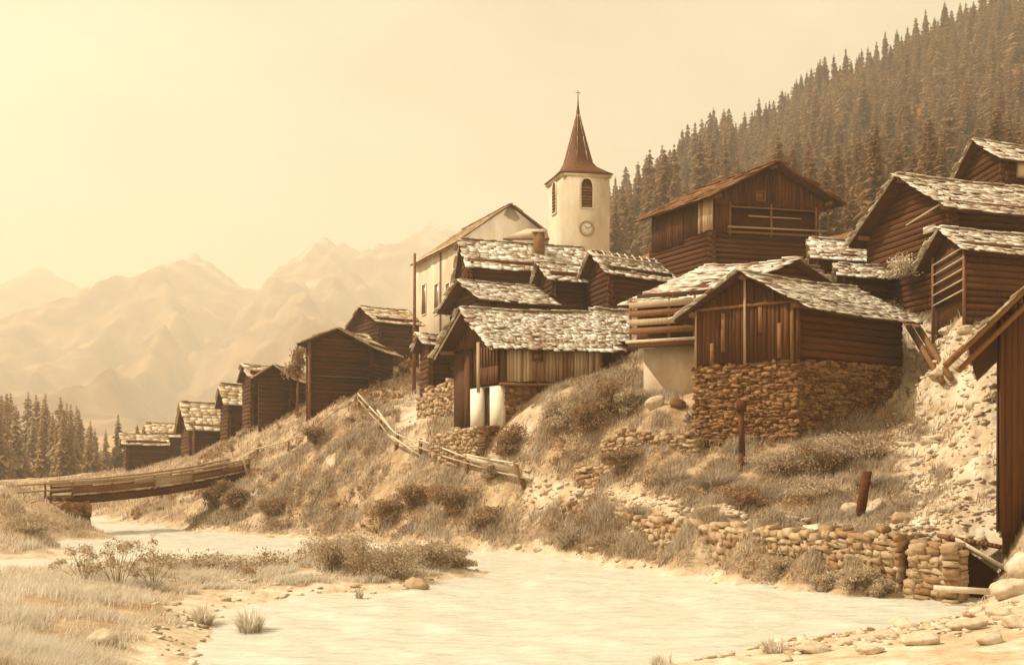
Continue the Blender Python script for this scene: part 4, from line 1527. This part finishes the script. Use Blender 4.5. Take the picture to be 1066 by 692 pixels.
for px, py, r in ((985, 655, .16), (940, 650, .3), (925, 668, .22), (965, 640, .2), (880, 672, .18), (850, 676, .28), (1010, 668, .35), (1040, 655, .3), (905, 685, .25),
                  (820, 683, .14), (960, 682, .3), (1030, 688, .26), (1058, 672, .3)):
    boulder('loose pale stone lying on the sandy spur at bottom right', px, CAMZ * F / (py - HZ) * .93, r, STONE_L, .5, None, 'stones on the sandy spur')
for px, Y, r in ((215, 40.5, .22), (235, 40, .15), (255, 41.5, .25), (275, 41, .18), (300, 40, .2), (318, 40.5, .22), (225, 42, .3)):
    boulder('small stone on the gravel behind the foreground grass', px, Y, r, STONE, .55, None, 'stones on the gravel spit')
for px, Y, r in ((735, 36.2, .3), (752, 35.5, .22), (700, 38.0, .25), (790, 33.6, .2), (660, 40, .22), (560, 45.8, .2), (540, 46.8, .22), (615, 43, .2)):
    boulder('shore stone at the water line under the long river wall', px, Y, r, STONE_L, .6, None, 'shore stones below the river wall')
for px, py, Y, r in ((965, 440, 39.5, .25), (978, 452, 38.5, .3), (1000, 470, 36.8, .22), (955, 470, 38, .3), (1012, 440, 37.5, .35), (1020, 480, 34.5, .3), (970, 490, 36, .22),
                     (1000, 500, 34.5, .3), (950, 500, 35.5, .22), (1025, 520, 32, .28), (960, 520, 33.5, .2), (985, 535, 31.5, .25), (1020, 405, 38.5, .4), (975, 405, 42, .35),
                     (960, 360, 45, .35), (985, 330, 45, .4), (970, 320, 47, .4), (1005, 345, 43, .4)):
    boulder('rough stone lying loose on the bright scree path', px, Y, r, STONE_L, .6, None, 'stones on the scree path')


# flat scree slabs and pebbles on the path: uncountable
def scree():
    C, AX, AY, AZ = [], [], [], []
    pxs = rng.uniform(925, 1045, 1500)
    Ys = rng.uniform(29.5, 47, 1500)
    xs = (pxs - CX) * Ys / F
    hs = height(xs, Ys)
    bb = bareness(xs, Ys)
    pxs2 = rng.uniform(150, 1060, 2500)
    pys = rng.uniform(560, 690, 2500)
    Y2 = CAMZ * F / (pys - HZ)
    x2 = (pxs2 - CX) * Y2 / F
    h2 = height(x2, Y2)
    b2 = bareness(x2, Y2)
    k2 = (h2 > -.05) & (h2 < .8) & (b2 > .25)
    k1 = bb > .2
    p3 = rng.uniform(540, 990, 900)
    y3 = np.interp(p3, [545, 570, 620, 680, 720, 780, 850, 920, 990], [49.7, 48.5, 45.6, 41.2, 39, 36, 33.4, 31.4, 29.6]) + rng.normal(.1, .55, 900)
    p4, y4 = rng.uniform(190, 560, 900), rng.uniform(46, 78, 900)
    p3, y3 = np.concatenate([p3, p4]), np.concatenate([y3, y4])
    x3 = (p3 - CX) * y3 / F
    k3 = (bareness(x3, y3) > .3)
    x3, y3 = x3[k3], y3[k3]
    h3 = height(x3, y3)
    X = np.concatenate([xs[k1], x2[k2], x3])
    Y = np.concatenate([Ys[k1], Y2[k2], y3])
    Hh = np.concatenate([hs[k1], h2[k2], h3])
    sz = np.concatenate([rng.gamma(1.4, .045, k1.sum()) + .03, rng.gamma(2.0, .03, k2.sum()) + .03, rng.gamma(1.5, .05, len(x3)) + .03])
    n = len(X)
    a = rng.uniform(0, 6.28, n)
    c, s = np.cos(a), np.sin(a)
    tl = rng.normal(0, .2, n)
    cen = np.stack([X, Y, Hh + sz * .1], -1)
    ax = np.stack([c * sz * 1.5, s * sz * 1.5, tl * sz], -1)
    ay = np.stack([-s * sz, c * sz, rng.normal(0, .2, n) * sz], -1)
    az = np.stack([-tl * sz * .3, np.zeros(n), sz * rng.uniform(.25, .6, n)], -1)
    mb = MB()
    stones(mb, cen, ax, ay, az, SH_V)
    o = mb.build('scree', STONE_L)
    o['kind'] = 'stuff'
    o['label'] = 'loose flat stones and pebbles over path and river margins'
    o['category'] = 'scree'


scree()


# ------------------------------------------------------------------ grass
def grass(near, mt, lab):
    n = 900000
    u = rng.uniform(-.56, .56, n)
    lg = rng.uniform(math.log(13), math.log(125), n)
    y = np.exp(lg)
    # extra on the banks
    u2, lg2 = rng.uniform(-.36, .42, 700000), rng.uniform(math.log(28), math.log(72), 700000)
    u, y = np.concatenate([u, u2]), np.concatenate([y, np.exp(lg2)])
    x = u * y
    h = base_h(x, y)
    m = h > .12
    x, y, h = x[m], y[m], h[m]
    b = bareness(x, y)
    cl = fbm(x / .9, y / .9, 3, 61)
    big = fbm(x / 4, y / 4, 3, 63)
    px = x / y * F + CX
    keep = (rng.random(len(x)) > b * np.where((px > 915) & (y > 31), .93, 1.3)) & (rng.random(len(x)) < .45 + cl * .9 + big * .5) & ~((px > 560) & (y > 56)) & ~((px > 470) & (y > 60)) & (y < 125)
    x, y, cl, big, px = x[keep], y[keep], cl[keep], big[keep], px[keep]
    h = height(x, y)
    ok = (h > .06) & (((y < 46) & (px < 540)) == near)
    x, y, cl, big, px, h = x[ok], y[ok], cl[ok], big[ok], px[ok], h[ok]
    n = len(x)
    hh = (.08 + .22 * rng.random(n) + .3 * np.clip(cl + .1, 0, 1) + .2 * np.clip(big, 0, 1)) * np.where(y < 30, .75, 1.0) * np.clip(.4 + h, .4, 1)
    w = np.maximum(.004, y * .00034) * rng.uniform(.7, 1.4, n)
    a = rng.uniform(0, 2 * np.pi, n)
    ln = rng.normal(0, .35, (n, 2)) * hh[:, None] + np.array([.08, -.05])
    dx, dy = np.cos(a) * w, np.sin(a) * w
    v = np.empty((n, 5, 3))
    v[:, 0] = np.stack([x - dx, y - dy, h - .03], -1)
    v[:, 1] = np.stack([x + dx, y + dy, h - .03], -1)
    v[:, 2] = np.stack([x + dx * .8 + ln[:, 0] * .35, y + dy * .8 + ln[:, 1] * .35, h + hh * .55], -1)
    v[:, 3] = np.stack([x - dx * .8 + ln[:, 0] * .35, y - dy * .8 + ln[:, 1] * .35, h + hh * .55], -1)
    v[:, 4] = np.stack([x + ln[:, 0], y + ln[:, 1], h + hh], -1)
    i = np.arange(n) * 5
    mb = MB()
    mb.add(v.reshape(-1, 3), np.stack([i, i + 1, i + 2, i + 3], -1), np.stack([i + 3, i + 2, i + 4], -1))
    o = mb.build('grass', mt)
    o['kind'] = 'stuff'
    o['label'] = lab
    o['category'] = 'grass'


GRASS_P = mat('flare_lit_grass', 0.46, 0.82, (0.6, 0.6, 0.6), 0.9, 0, 0.5, lohi=(0.2, 0.8), trans=.45)  # flare over the near bank painted into this lighter grass colour
grass(False, GRASS, 'dry meadow grass on the village bank')
grass(True, GRASS_P, 'grass paled by flare on the near bank and gravel spit')


def undergrowth():
    """low weeds and herbs, thick on the banks: uncountable"""
    n = 9500
    u = rng.uniform(-.36, .40, n)
    y = np.exp(rng.uniform(math.log(28), math.log(95), n))
    x = u * y
    px = u * F + CX
    h = height(x, y)
    big = fbm(x / 3.2, y / 3.2, 3, 163)
    keep = (h > .25) & (bareness(x, y) < .35) & (big > -.08 + .2 * rng.random(n)) & ~((px > 560) & (y > 54)) & ~((px > 440) & (y > 62))
    x, y, h, big = x[keep], y[keep], h[keep], big[keep]
    c = len(x)
    m = 46
    R = rng.uniform(.15, .5, c) * (1 + np.clip(big, 0, .5))
    d = rng.normal(size=(c, m, 3))
    d /= np.linalg.norm(d, axis=2, keepdims=True)
    P = np.stack([x, y, h], -1)[:, None] + d * (rng.random((c, m, 1)) ** .5) * R[:, None, None] * np.array([1, 1, .8])
    P[..., 2] += R[:, None] * .35
    P = P.reshape(-1, 3)
    A = rng.normal(size=P.shape)
    A /= np.linalg.norm(A, axis=1, keepdims=True)
    B = np.cross(A, rng.normal(size=P.shape))
    B /= np.linalg.norm(B, axis=1, keepdims=True)
    sz = (P[:, 1] * .0011 * rng.uniform(.6, 1.5, len(P)))[:, None]
    v = np.stack([P - A * sz * 1.3, P + B * sz * .5, P + A * sz * 1.3, P - B * sz * .5], 1)
    o = MB().add(v.reshape(-1, 3), np.arange(len(P) * 4).reshape(-1, 4)).build('undergrowth', LEAF)
    o['kind'] = 'stuff'
    o['label'] = 'low weeds and herbs growing over the river banks'
    o['category'] = 'weeds'


undergrowth()


# ------------------------------------------------------------------ shrubs
def shrub(label, px, Y, rw, h, n=1400, leaf=None, lsz=None, name='shrub', cat='shrub', z=None, grp=None, airy=False, grassy=False, lean=(0, 0)):
    x, y = XY(px, Y)
    zz = (H1(x, y) if z is None else z) - .05
    root = thing(name, label, cat, (x, y, zz), grp)
    lsz = lsz or max(.035, Y * .0011)
    st = MB()
    ns = 5 if not grassy else 14
    if grassy:
        # tussock of long blades
        a = rng.uniform(0, 6.28, n)
        rad = rw * .35 * np.sqrt(rng.random(n))
        bx, by = np.cos(a) * rad, np.sin(a) * rad
        an = a + rng.normal(0, .5, n)
        ln = rng.uniform(.2, 1.0, n)
        hh = h * rng.uniform(.5, 1.05, n) * (1.1 - .5 * ln)
        tx, ty = bx + np.cos(an) * ln * rw * .8, by + np.sin(an) * ln * rw * .8
        w = lsz * .38
        qx, qy = -np.sin(an) * w, np.cos(an) * w
        v = np.empty((n, 5, 3))
        z0 = np.zeros(n)
        v[:, 0] = np.stack([bx - qx, by - qy, z0], -1)
        v[:, 1] = np.stack([bx + qx, by + qy, z0], -1)
        mx, my = bx * .6 + tx * .4, by * .6 + ty * .4
        v[:, 2] = np.stack([mx + qx * .8, my + qy * .8, hh * .65], -1)
        v[:, 3] = np.stack([mx - qx * .8, my - qy * .8, hh * .65], -1)
        v[:, 4] = np.stack([tx, ty, hh], -1)
        i = np.arange(n) * 5
        MB().add(v.reshape(-1, 3) + np.array([x, y, zz]), np.stack([i, i + 1, i + 2, i + 3], -1), np.stack([i + 3, i + 2, i + 4], -1)).build('blades', leaf or GRASS, root)
        return root
    lobes = []
    k = 11 if not airy else 16
    n = int(n * 1.5) if not airy else n
    for i in range(k):
        a = i / k * 6.28 + random.uniform(-.5, .5)
        rr = rw * (random.uniform(.2, .7) if not airy else random.uniform(.15, 1.05))
        lz = h * (random.uniform(.1, .78) if not airy else random.uniform(.3, .9))
        lobes.append((math.cos(a) * rr + lean[0] * lz, math.sin(a) * rr * .8 + lean[1] * lz, lz, *((rw * random.uniform(.25, .5), h * random.uniform(.14, .26)) if not airy else (rw * random.uniform(.12, .25), h * random.uniform(.08, .16)))))
    lobes.append((lean[0] * h * .7, lean[1] * h * .7, h * .7, rw * .4, h * .26) if not airy else (0, 0, h * .8, rw * .2, h * .18))
    P = []
    for (lx, ly, lz, lr, lh) in lobes:
        c = int(n / len(lobes))
        d = rng.normal(size=(c, 3))
        d /= np.linalg.norm(d, axis=1, keepdims=True)
        rad = rng.random(c) ** (.5 if not airy else .7)
        P.append(np.array([lx, ly, lz]) + d * rad[:, None] * np.array([lr, lr, lh]) * 1.15)
        tip = np.array([x + lx, y + ly, zz + lz + lh * .5])
        mid = np.array([x + lx * .45, y + ly * .45, zz + lz * .55])
        st.tube((x + lx * .08, y + ly * .08, zz - .1), mid, max(.008, lsz * (.3 if not airy else .16)), max(.006, lsz * (.22 if not airy else .1)), 5)
        st.tube(mid, tip, max(.006, lsz * (.22 if not airy else .1)), max(.003, lsz * (.12 if not airy else .05)), 5)
    P = np.vstack(P)
    P = P[P[:, 2] > .03]
    c = len(P)
    A = rng.normal(size=(c, 3))
    A /= np.linalg.norm(A, axis=1, keepdims=True)
    Bv = np.cross(A, rng.normal(size=(c, 3)))
    Bv /= np.linalg.norm(Bv, axis=1, keepdims=True)
    s = lsz * rng.uniform(.6, 1.5, c)[:, None]
    v = np.stack([P - A * s, P + Bv * s * .5, P + A * s, P - Bv * s * .5], 1) + np.array([x, y, zz])
    MB().add(v.reshape(-1, 3), np.arange(c * 4).reshape(c, 4)).build('foliage', leaf or LEAF, root)
    st.build('stem', BARK, root)
    return root


# bushes on the spit
for px, Y, rw, h, lab in ((345, 33.5, 1.0, 1.25, 'leftmost bush of the row on the gravel spit'),
                          (378, 32.6, 1.15, 1.55, 'tallest bush on the gravel spit, thin twigs above'),
                          (412, 33, 1.1, 1.35, 'bush behind the largest river rock on the spit'),
                          (448, 35.5, 1.1, 1.0, 'second bush from the tip of the gravel spit'),
                          (476, 36.4, .9, .75, 'low bush at the very tip of the gravel spit')):
    shrub(lab, px, Y, rw, h, 2600, LEAF_P)
for px, Y, rw, h, lab in ((88, 29, .9, 1.1, 'airy shrub in the foreground grass, leftmost of three'),
                          (122, 28, .9, 1.45, 'airy leafy shrub in the foreground grass, middle and tallest of three'),
                          (160, 28.5, 1.0, 1.2, 'airy shrub in the foreground grass, rightmost of three')):
    shrub(lab, px, Y, rw, h, 1100, LEAF_P, airy=True)  # these pale leaves carry the flare in their colour too
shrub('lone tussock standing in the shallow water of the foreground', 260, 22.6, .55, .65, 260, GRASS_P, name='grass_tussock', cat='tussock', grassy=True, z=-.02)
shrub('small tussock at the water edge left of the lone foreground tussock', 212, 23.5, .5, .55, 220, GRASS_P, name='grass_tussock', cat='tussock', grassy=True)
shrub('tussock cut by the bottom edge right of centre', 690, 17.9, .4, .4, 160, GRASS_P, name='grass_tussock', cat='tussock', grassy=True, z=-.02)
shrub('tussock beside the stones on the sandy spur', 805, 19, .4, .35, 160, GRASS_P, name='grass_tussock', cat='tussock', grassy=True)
shrub('thin rushes standing in the river below the spit bushes', 374, 29, .25, .5, 40, GRASS, name='grass_tussock', cat='tussock', grassy=True, z=-.03)
# at the foot of the river wall
for px, Y, rw, h, lab in ((812, 32.2, .9, .8, 'leftmost rounded bush at the foot of the river wall'),
                          (862, 30.45, .6, .6, 'middle bush at the foot of the river wall'),
                          (890, 29.55, .7, .75, 'third bush at the foot of the river wall'),
                          (918, 28.95, .5, .6, 'last bush before the square pier at the river wall')):
    shrub(lab, px, Y, rw, h, 2200, LEAF_P)
for px, Y, rw, h, lab in ((592, 44.4, 1.0, .9, 'tussock at the water line below the low tumbled wall'),
                          (638, 41.8, 1.0, .85, 'tussock at the water line left of the long river wall'),
                          (665, 41, .8, .7, 'tussock just left of where the river wall begins'),
                          (700, 42.2, 1.2, .8, 'tussock on the slope above the river wall, leftmost'),
                          (745, 40.5, 1.3, .9, 'tussock below the left corner of the stone barn'),
                          (905, 36.3, .9, .7, 'tussock above the leaning post on the slope')):
    shrub(lab, px, Y, rw, h, 700, GRASS, name='grass_tussock', cat='tussock', grassy=True)
# slope below the stone barn
for px, Y, rw, h, lab in ((812, 39.4, 1.2, 1.1, 'bush in front of the stone barn corner'),
                          (842, 39.2, 1.3, 1.35, 'bush below the shaded side of the stone barn, left one'),
                          (872, 39.3, 1.4, 1.6, 'largest bush below the shaded side of the stone barn'),
                          (899, 39.6, 1.1, 1.2, 'bush below the right corner of the stone barn'),
                          (780, 37.6, 1.2, .8, 'low bush above the ledge path, left of the barn corner bush'),
                          (845, 36.4, 1.4, .9, 'low wide bush above the ledge path, middle of the slope'),
                          (650, 45.2, 1.2, .8, 'low bush under the garden rubble wall')):
    shrub(lab, px, Y, rw, h, 2600, LEAF if px in (842, 780, 650) else LEAF_P)
# grass bulge in front of the planked house
for px, Y, rw, h, lab in ((588, 50.2, 1.3, 1.9, 'left part of the shaggy bushes before the planked house'),
                          (612, 49.0, 1.4, 1.8, 'middle of the shaggy bushes before the planked house'),
                          (640, 49.0, 1.3, 1.7, 'right part of the shaggy bushes before the planked house'),
                          (655, 48.3, .8, 1.3, 'small shaggy bush left of the pale boulder'),
                          (530, 51.9, 1.2, 1.6, 'bush against the shaded wall under the white pillars'),
                          (513, 51.6, .8, .9, 'small bush at the corner of the rubble wall by the fence')):
    shrub(lab, px, Y, rw, h, 2600, LEAF if px in (640, 530, 612) else LEAF_P)
# bank shrubs
for px, Y, rw, h, lab in ((226, 70.5, 1.1, 1.9, 'dark bush hanging under the village end of the bridge'),
                          (245, 67.5, 1.2, 1.3, 'bush at the foot of the bank right of the bridge end'),
                          (285, 64, 1.3, 1.2, 'low bush on the lower bank between bridge and broad barn'),
                          (330, 66.8, 1.2, 1.3, 'bush below the foot of the broad dark barn'),
                          (405, 55.3, 1.5, 1.2, 'wide bush on the lower bank below the rail fence'),
                          (432, 54.5, 1.3, 1.3, 'bush on the lower bank, middle of three under the fence'),
                          (470, 51.6, 1.5, 1.5, 'bush on the lower bank, rightmost of three under the fence'),
                          (505, 49.7, 1.2, 1.0, 'bush at the water below the end of the fence'),
                          (30, 48, 1.8, 1.0, 'bush on the mound left of the bridge pier'),
                          ):
    shrub(lab, px, Y, rw, h, 2200, LEAF if px > 200 else LEAF_P)
shrub('pale shrub growing against the dark gable of the large right house', 941, 49.3, 1.1, 1.3, 1400, mat('sunlit_leaf', .4, .62, (2, 2, 2), .8, 0, .5), z=ZP(289, 49.3))  # sunlight on the shrub put into a lighter leaf colour
# small trees behind the broad barn


def leafy_tree(label, px, Y, base, top, rw):
    x, y = XY(px, Y)
    zb, zt = H1(x, y), ZP(top, Y)
    root = thing('small_tree', label, 'tree', (x, y, zb))
    tr = MB().tube((x, y, zb - .3), (x + .1, y, zb + (zt - zb) * .6), .14, .08, 7)
    P = []
    for i in range(9):
        a = random.uniform(0, 6.28)
        c = np.array([x + math.cos(a) * rw * .6 * random.random(), y + math.sin(a) * rw * .5, zt - random.uniform(.12, 1.0) * rw * 2.6])
        tr.tube((x + .08, y, zb + (zt - zb) * .5), c, .05, .02, 5)
        d = rng.normal(size=(130, 3))
        P.append(c + d * rw * .2)
    P = np.vstack(P)
    c = len(P)
    A = rng.normal(size=(c, 3))
    A /= np.linalg.norm(A, axis=1, keepdims=True)
    Bv = np.cross(A, rng.normal(size=(c, 3)))
    s = .13
    v = np.stack([P - A * s, P + Bv * s * .5, P + A * s, P - Bv * s * .5], 1)
    MB().add(v.reshape(-1, 3), np.arange(c * 4).reshape(c, 4)).build('crown', LEAF, root)
    tr.build('trunk', BARK, root)


leafy_tree('small leafy tree left of the broad dark barn roof', 309, 86, 385, 356, 1.15)
leafy_tree('small leafy tree showing over the left eave of the broad barn', 330, 88, 380, 349, 1.0)
leafy_tree('little tree between the broad barn roof and the pole', 422, 83, 395, 374, .9)


# ------------------------------------------------------------------ conifers
def conifer_template(layers, nb, seed, slim=.17):
    r = np.random.default_rng(seed)
    V, Q = [], []

    def quad(a, b, c, d):
        k = len(V)
        V.extend([a, b, c, d])
        Q.append((k, k + 1, k + 2, k + 3))
    for i in range(layers):
        f = (i + r.uniform(-.3, .3)) / (layers - 1)
        z = .10 + .89 * np.clip(f, 0, 1)
        R = slim * (1 - z) ** .8 * (1.05 + .12 * math.sin(9 * f)) + .008
        if z < .2:
            R *= .65 + z
        R *= r.uniform(.7, 1.25)
        for b in range(nb):
            if r.random() < .12:
                continue
            a = 2 * math.pi * (b + r.uniform(-.35, .35)) / nb + i * .7
            L = R * r.uniform(.6, 1.2)
            d = np.array([math.cos(a), math.sin(a), 0])
            s = np.array([-d[1], d[0], 0])
            w = L * r.uniform(.2, .34) + .005
            dr = L * r.uniform(.25, .6)
            p0 = np.array([0, 0, z + .018])
            pm = d * L * .55 + np.array([0, 0, z - dr * .25])
            pt = d * L + np.array([0, 0, z - dr])
            quad(p0, pm - s * w, pt, pm + s * w)
            quad(p0, pm + np.array([0, 0, .008]), pt, pm - np.array([0, 0, w * 1.1]))
    return np.array(V), np.array(Q)


def trunk_template():
    n = 6
    a = np.arange(n) * 2 * np.pi / n
    v = np.vstack([np.stack([np.cos(a) * .017, np.sin(a) * .017, np.full(n, -.05)], 1), np.stack([np.cos(a) * .003, np.sin(a) * .003, np.full(n, .96)], 1)])
    i = np.arange(n)
    j = (i + 1) % n
    return v, np.stack([i, j, j + n, i + n], 1)


CT = [conifer_template(30, 10, 100 + i, random.uniform(.13, .24)) for i in range(8)]
CTL = [conifer_template(14, 7, 200 + i, random.uniform(.16, .26)) for i in range(4)]
TT = trunk_template()


def mesh_from(name, t, material):
    mb = MB().add(t[0], t[1])
    v = t[0]
    me = bpy.data.meshes.new(name)
    me.from_pydata([tuple(p) for p in v], [], [tuple(int(c) for c in q) for q in t[1]])
    me.materials.append(material)
    me.update()
    return me


CM = [mesh_from('crown', t, NEEDLE) for t in CT]
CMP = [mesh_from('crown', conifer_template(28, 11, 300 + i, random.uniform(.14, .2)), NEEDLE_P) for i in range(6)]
TM = mesh_from('trunk', TT, BARK)


def conifer(x, y, h, label, group, pale=False):
    z = H1(x, y)
    o = bpy.data.objects.new('spruce_tree', None)
    COL.objects.link(o)
    o.location = (x, y, z - .2)
    o.rotation_euler = (0, 0, random.uniform(0, 6.28))
    k = h * random.uniform(.85, 1.15)
    o.scale = (k, k, h)
    o['label'] = label
    o['category'] = 'tree'
    if group:
        o['group'] = group
    for nm, me in (('crown', random.choice(CMP if pale else CM)), ('trunk', TM)):
        c = bpy.data.objects.new(nm, me)
        COL.objects.link(c)
        c.parent = o
    return o


# left valley wood
for k in range(58):
    px = random.uniform(-14, 106)
    Y = random.uniform(136, 215)
    top = np.interp(px, [-14, 0, 40, 60, 80, 92, 106], [418, 409, 407, 411, 421, 433, 458]) + random.choice((0, 2, 5, 9, 14, 22, 30, 40)) * random.uniform(.7, 1.3)
    x, y = XY(px, Y)
    g = ZP(top, Y) - H1(x, y)
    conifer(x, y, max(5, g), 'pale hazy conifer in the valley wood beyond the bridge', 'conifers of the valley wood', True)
for px, top, Y, lab in ((123, 430, 170, 'taller lone conifer left of the farthest low shed'), (110, 446, 168, 'conifer standing just right of the valley wood edge'),
                        (143, 440, 175, 'small dark conifer peeping over the farthest low shed')):
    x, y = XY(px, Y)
    conifer(x, y, max(4, ZP(top, Y) - H1(x, y)), lab, None, px < 120)

# forest on the slope: scattered, the nearest and the skyline as individuals
cand = []
tries = 0
r2 = np.random.default_rng(5)
Npts = 20000
uu = r2.uniform(612, 1120, Npts)
yy = np.exp(r2.uniform(math.log(115), math.log(470), Npts))
xx = (uu - CX) * yy / F
hz = height(xx, yy)
pyy = HZ - (hz - CAMZ) * F / yy
kept = []
cell = {}
for i in range(Npts):
    if (uu[i] < 640 and yy[i] < 330) or (uu[i] < 800 and yy[i] < 190):
        continue
    key = (int(xx[i] // 4.6), int(yy[i] // 4.6))
    if key in cell:
        continue
    cell[key] = 1
    clear = vnoise(xx[i] / 40, yy[i] / 40, 71)
    if clear > .92:
        continue
    kept.append(i)
print('forest trees', len(kept))
hts = {i: float(r2.uniform(8.5, 15) * (.6 + .85 * r2.random() ** 1.6) * (1 if yy[i] > 190 else .7) * (1.25 if uu[i] < 760 else 1)) for i in kept}
# screen size ranks, skyline trees first
col = {}
for i in kept:
    k = int(uu[i] // 4)
    t = pyy[i] - hts[i] * F / yy[i]
    if k not in col or t < col[k][0]:
        col[k] = (t, i)
sky_ids = {v[1] for v in col.values()}
rest = sorted([i for i in kept if i not in sky_ids], key=lambda i: -hts[i] / yy[i])
ind = list(sky_ids) + rest[:max(0, 262 - len(sky_ids))]
indset = set(ind)
for i in ind:
    if i in sky_ids:
        conifer(float(xx[i]), float(yy[i]), hts[i], 'pointed spruce on the skyline edge of the mountain forest', 'spruces along the forest skyline')
    else:
        conifer(float(xx[i]), float(yy[i]), hts[i], 'spruce standing in the mass of the forested slope above the village', 'spruces on the forested slope')
mb = MB()
rem = [i for i in kept if i not in indset]
grp = {k: [] for k in range(len(CTL))}
for i in rem:
    a = r2.uniform(0, 6.28)
    h_ = hts[i]
    w = h_ * r2.uniform(.85, 1.15)
    c, s = math.cos(a) * w, math.sin(a) * w
    grp[int(r2.integers(0, len(CTL)))].append([[c, -s, 0, xx[i]], [s, c, 0, yy[i]], [0, 0, h_, hz[i] - .3]])
for k, Ms in grp.items():
    if Ms:
        mb.inst(CTL[k][0], CTL[k][1], np.array(Ms))
o = mb.build('forest', NEEDLE)
o['kind'] = 'stuff'
o['label'] = 'dense spruce forest covering the slope behind the village'
o['category'] = 'forest'


# ------------------------------------------------------------------ air
def haze():
    m = bpy.data.materials.new('valley_haze')
    m.use_nodes = True
    N, L = m.node_tree.nodes, m.node_tree.links
    N.remove(N['Principled BSDF'])
    pv = N.new('ShaderNodeVolumePrincipled')
    pv.inputs['Color'].default_value = (1.0, .92, .76, 1)
    pv.inputs['Density'].default_value = HAZE
    pv.inputs['Anisotropy'].default_value = 0.25
    L.new(pv.outputs['Volume'], N['Material Output'].inputs['Volume'])
    mb = MB().box((-6600, -6600, -6), (13200, 0, 0), (0, 13200, 0), (0, 0, 760))
    o = mb.build('haze', m)
    o['kind'] = 'stuff'
    o['label'] = 'pale valley haze'


HAZE = 0.00065
haze()

# ------------------------------------------------------------------ light, sky, camera
SUN = Vector((-0.62, 0.05, 0.78)).normalized()
elev = math.asin(SUN.z)
azim = math.atan2(SUN.x, SUN.y)   # clockwise from +Y
w = bpy.data.worlds.new('World')
SC.world = w
w.use_nodes = True
N, L = w.node_tree.nodes, w.node_tree.links
bg = N['Background']
sky = N.new('ShaderNodeTexSky')
sky.sky_type = 'NISHITA'
sky.sun_disc = False
sky.sun_elevation = elev
sky.sun_rotation = azim
sky.air_density = 1.0
sky.dust_density = 3.0
bw = N.new('ShaderNodeRGBToBW')
L.new(sky.outputs['Color'], bw.inputs['Color'])
tint = N.new('ShaderNodeMix')
tint.data_type = 'RGBA'
tint.blend_type = 'MULTIPLY'
tint.inputs['Factor'].default_value = 1
L.new(bw.outputs['Val'], tint.inputs[6])
tint.inputs[7].default_value = (.60, .545, .415, 1)
# soft cloud banks
tc = N.new('ShaderNodeTexCoord')
mp = N.new('ShaderNodeMapping')
mp.inputs['Scale'].default_value = (1.2, 1.2, 3.2)
L.new(tc.outputs['Generated'], mp.inputs['Vector'])
nz = N.new('ShaderNodeTexNoise')
nz.inputs['Scale'].default_value = 2.2
nz.inputs['Detail'].default_value = 7
nz.inputs['Roughness'].default_value = .55
L.new(mp.outputs['Vector'], nz.inputs['Vector'])
cr = N.new('ShaderNodeValToRGB')
cr.color_ramp.elements[0].position, cr.color_ramp.elements[1].position = .34, .62
cr.color_ramp.elements[0].color = (.3, .3, .3, 1)
cr.color_ramp.elements[1].color = (1, 1, 1, 1)
L.new(nz.outputs['Fac'], cr.inputs['Fac'])
cl = N.new('ShaderNodeMix')
cl.data_type = 'RGBA'
L.new(cr.outputs['Color'], cl.inputs['Factor'])
L.new(tint.outputs[2], cl.inputs[6])
cl.inputs[7].default_value = (4.15, 3.78, 2.93, 1)
L.new(cl.outputs[2], bg.inputs['Color'])
bg.inputs['Strength'].default_value = 0.10

sd = bpy.data.lights.new('sun', 'SUN')
sd.energy = 4.3
sd.angle = math.radians(.5)
sd.color = (1.0, .93, .76)
so = bpy.data.objects.new('sun', sd)
COL.objects.link(so)
so.rotation_euler = SUN.to_track_quat('Z', 'Y').to_euler()
so.location = (-40, -20, 60)

cd = bpy.data.cameras.new('camera')
cd.sensor_width = 36
cd.lens = F / 1066 * 36
cd.shift_y = (HZ - 346) / 1066
cd.clip_start = .1
cd.clip_end = 20000
co = bpy.data.objects.new('camera', cd)
COL.objects.link(co)
co.location = (0, 0, CAMZ)
co.rotation_euler = (math.radians(90), 0, 0)
SC.camera = co

SC.view_settings.view_transform = 'Standard'
SC.view_settings.look = 'None'
SC.view_settings.exposure = 0.92
SC.view_settings.gamma = 1
SC.cycles.max_bounces = 6
SC.cycles.diffuse_bounces = 3
SC.cycles.volume_bounces = 1
SC.cycles.use_denoising = True
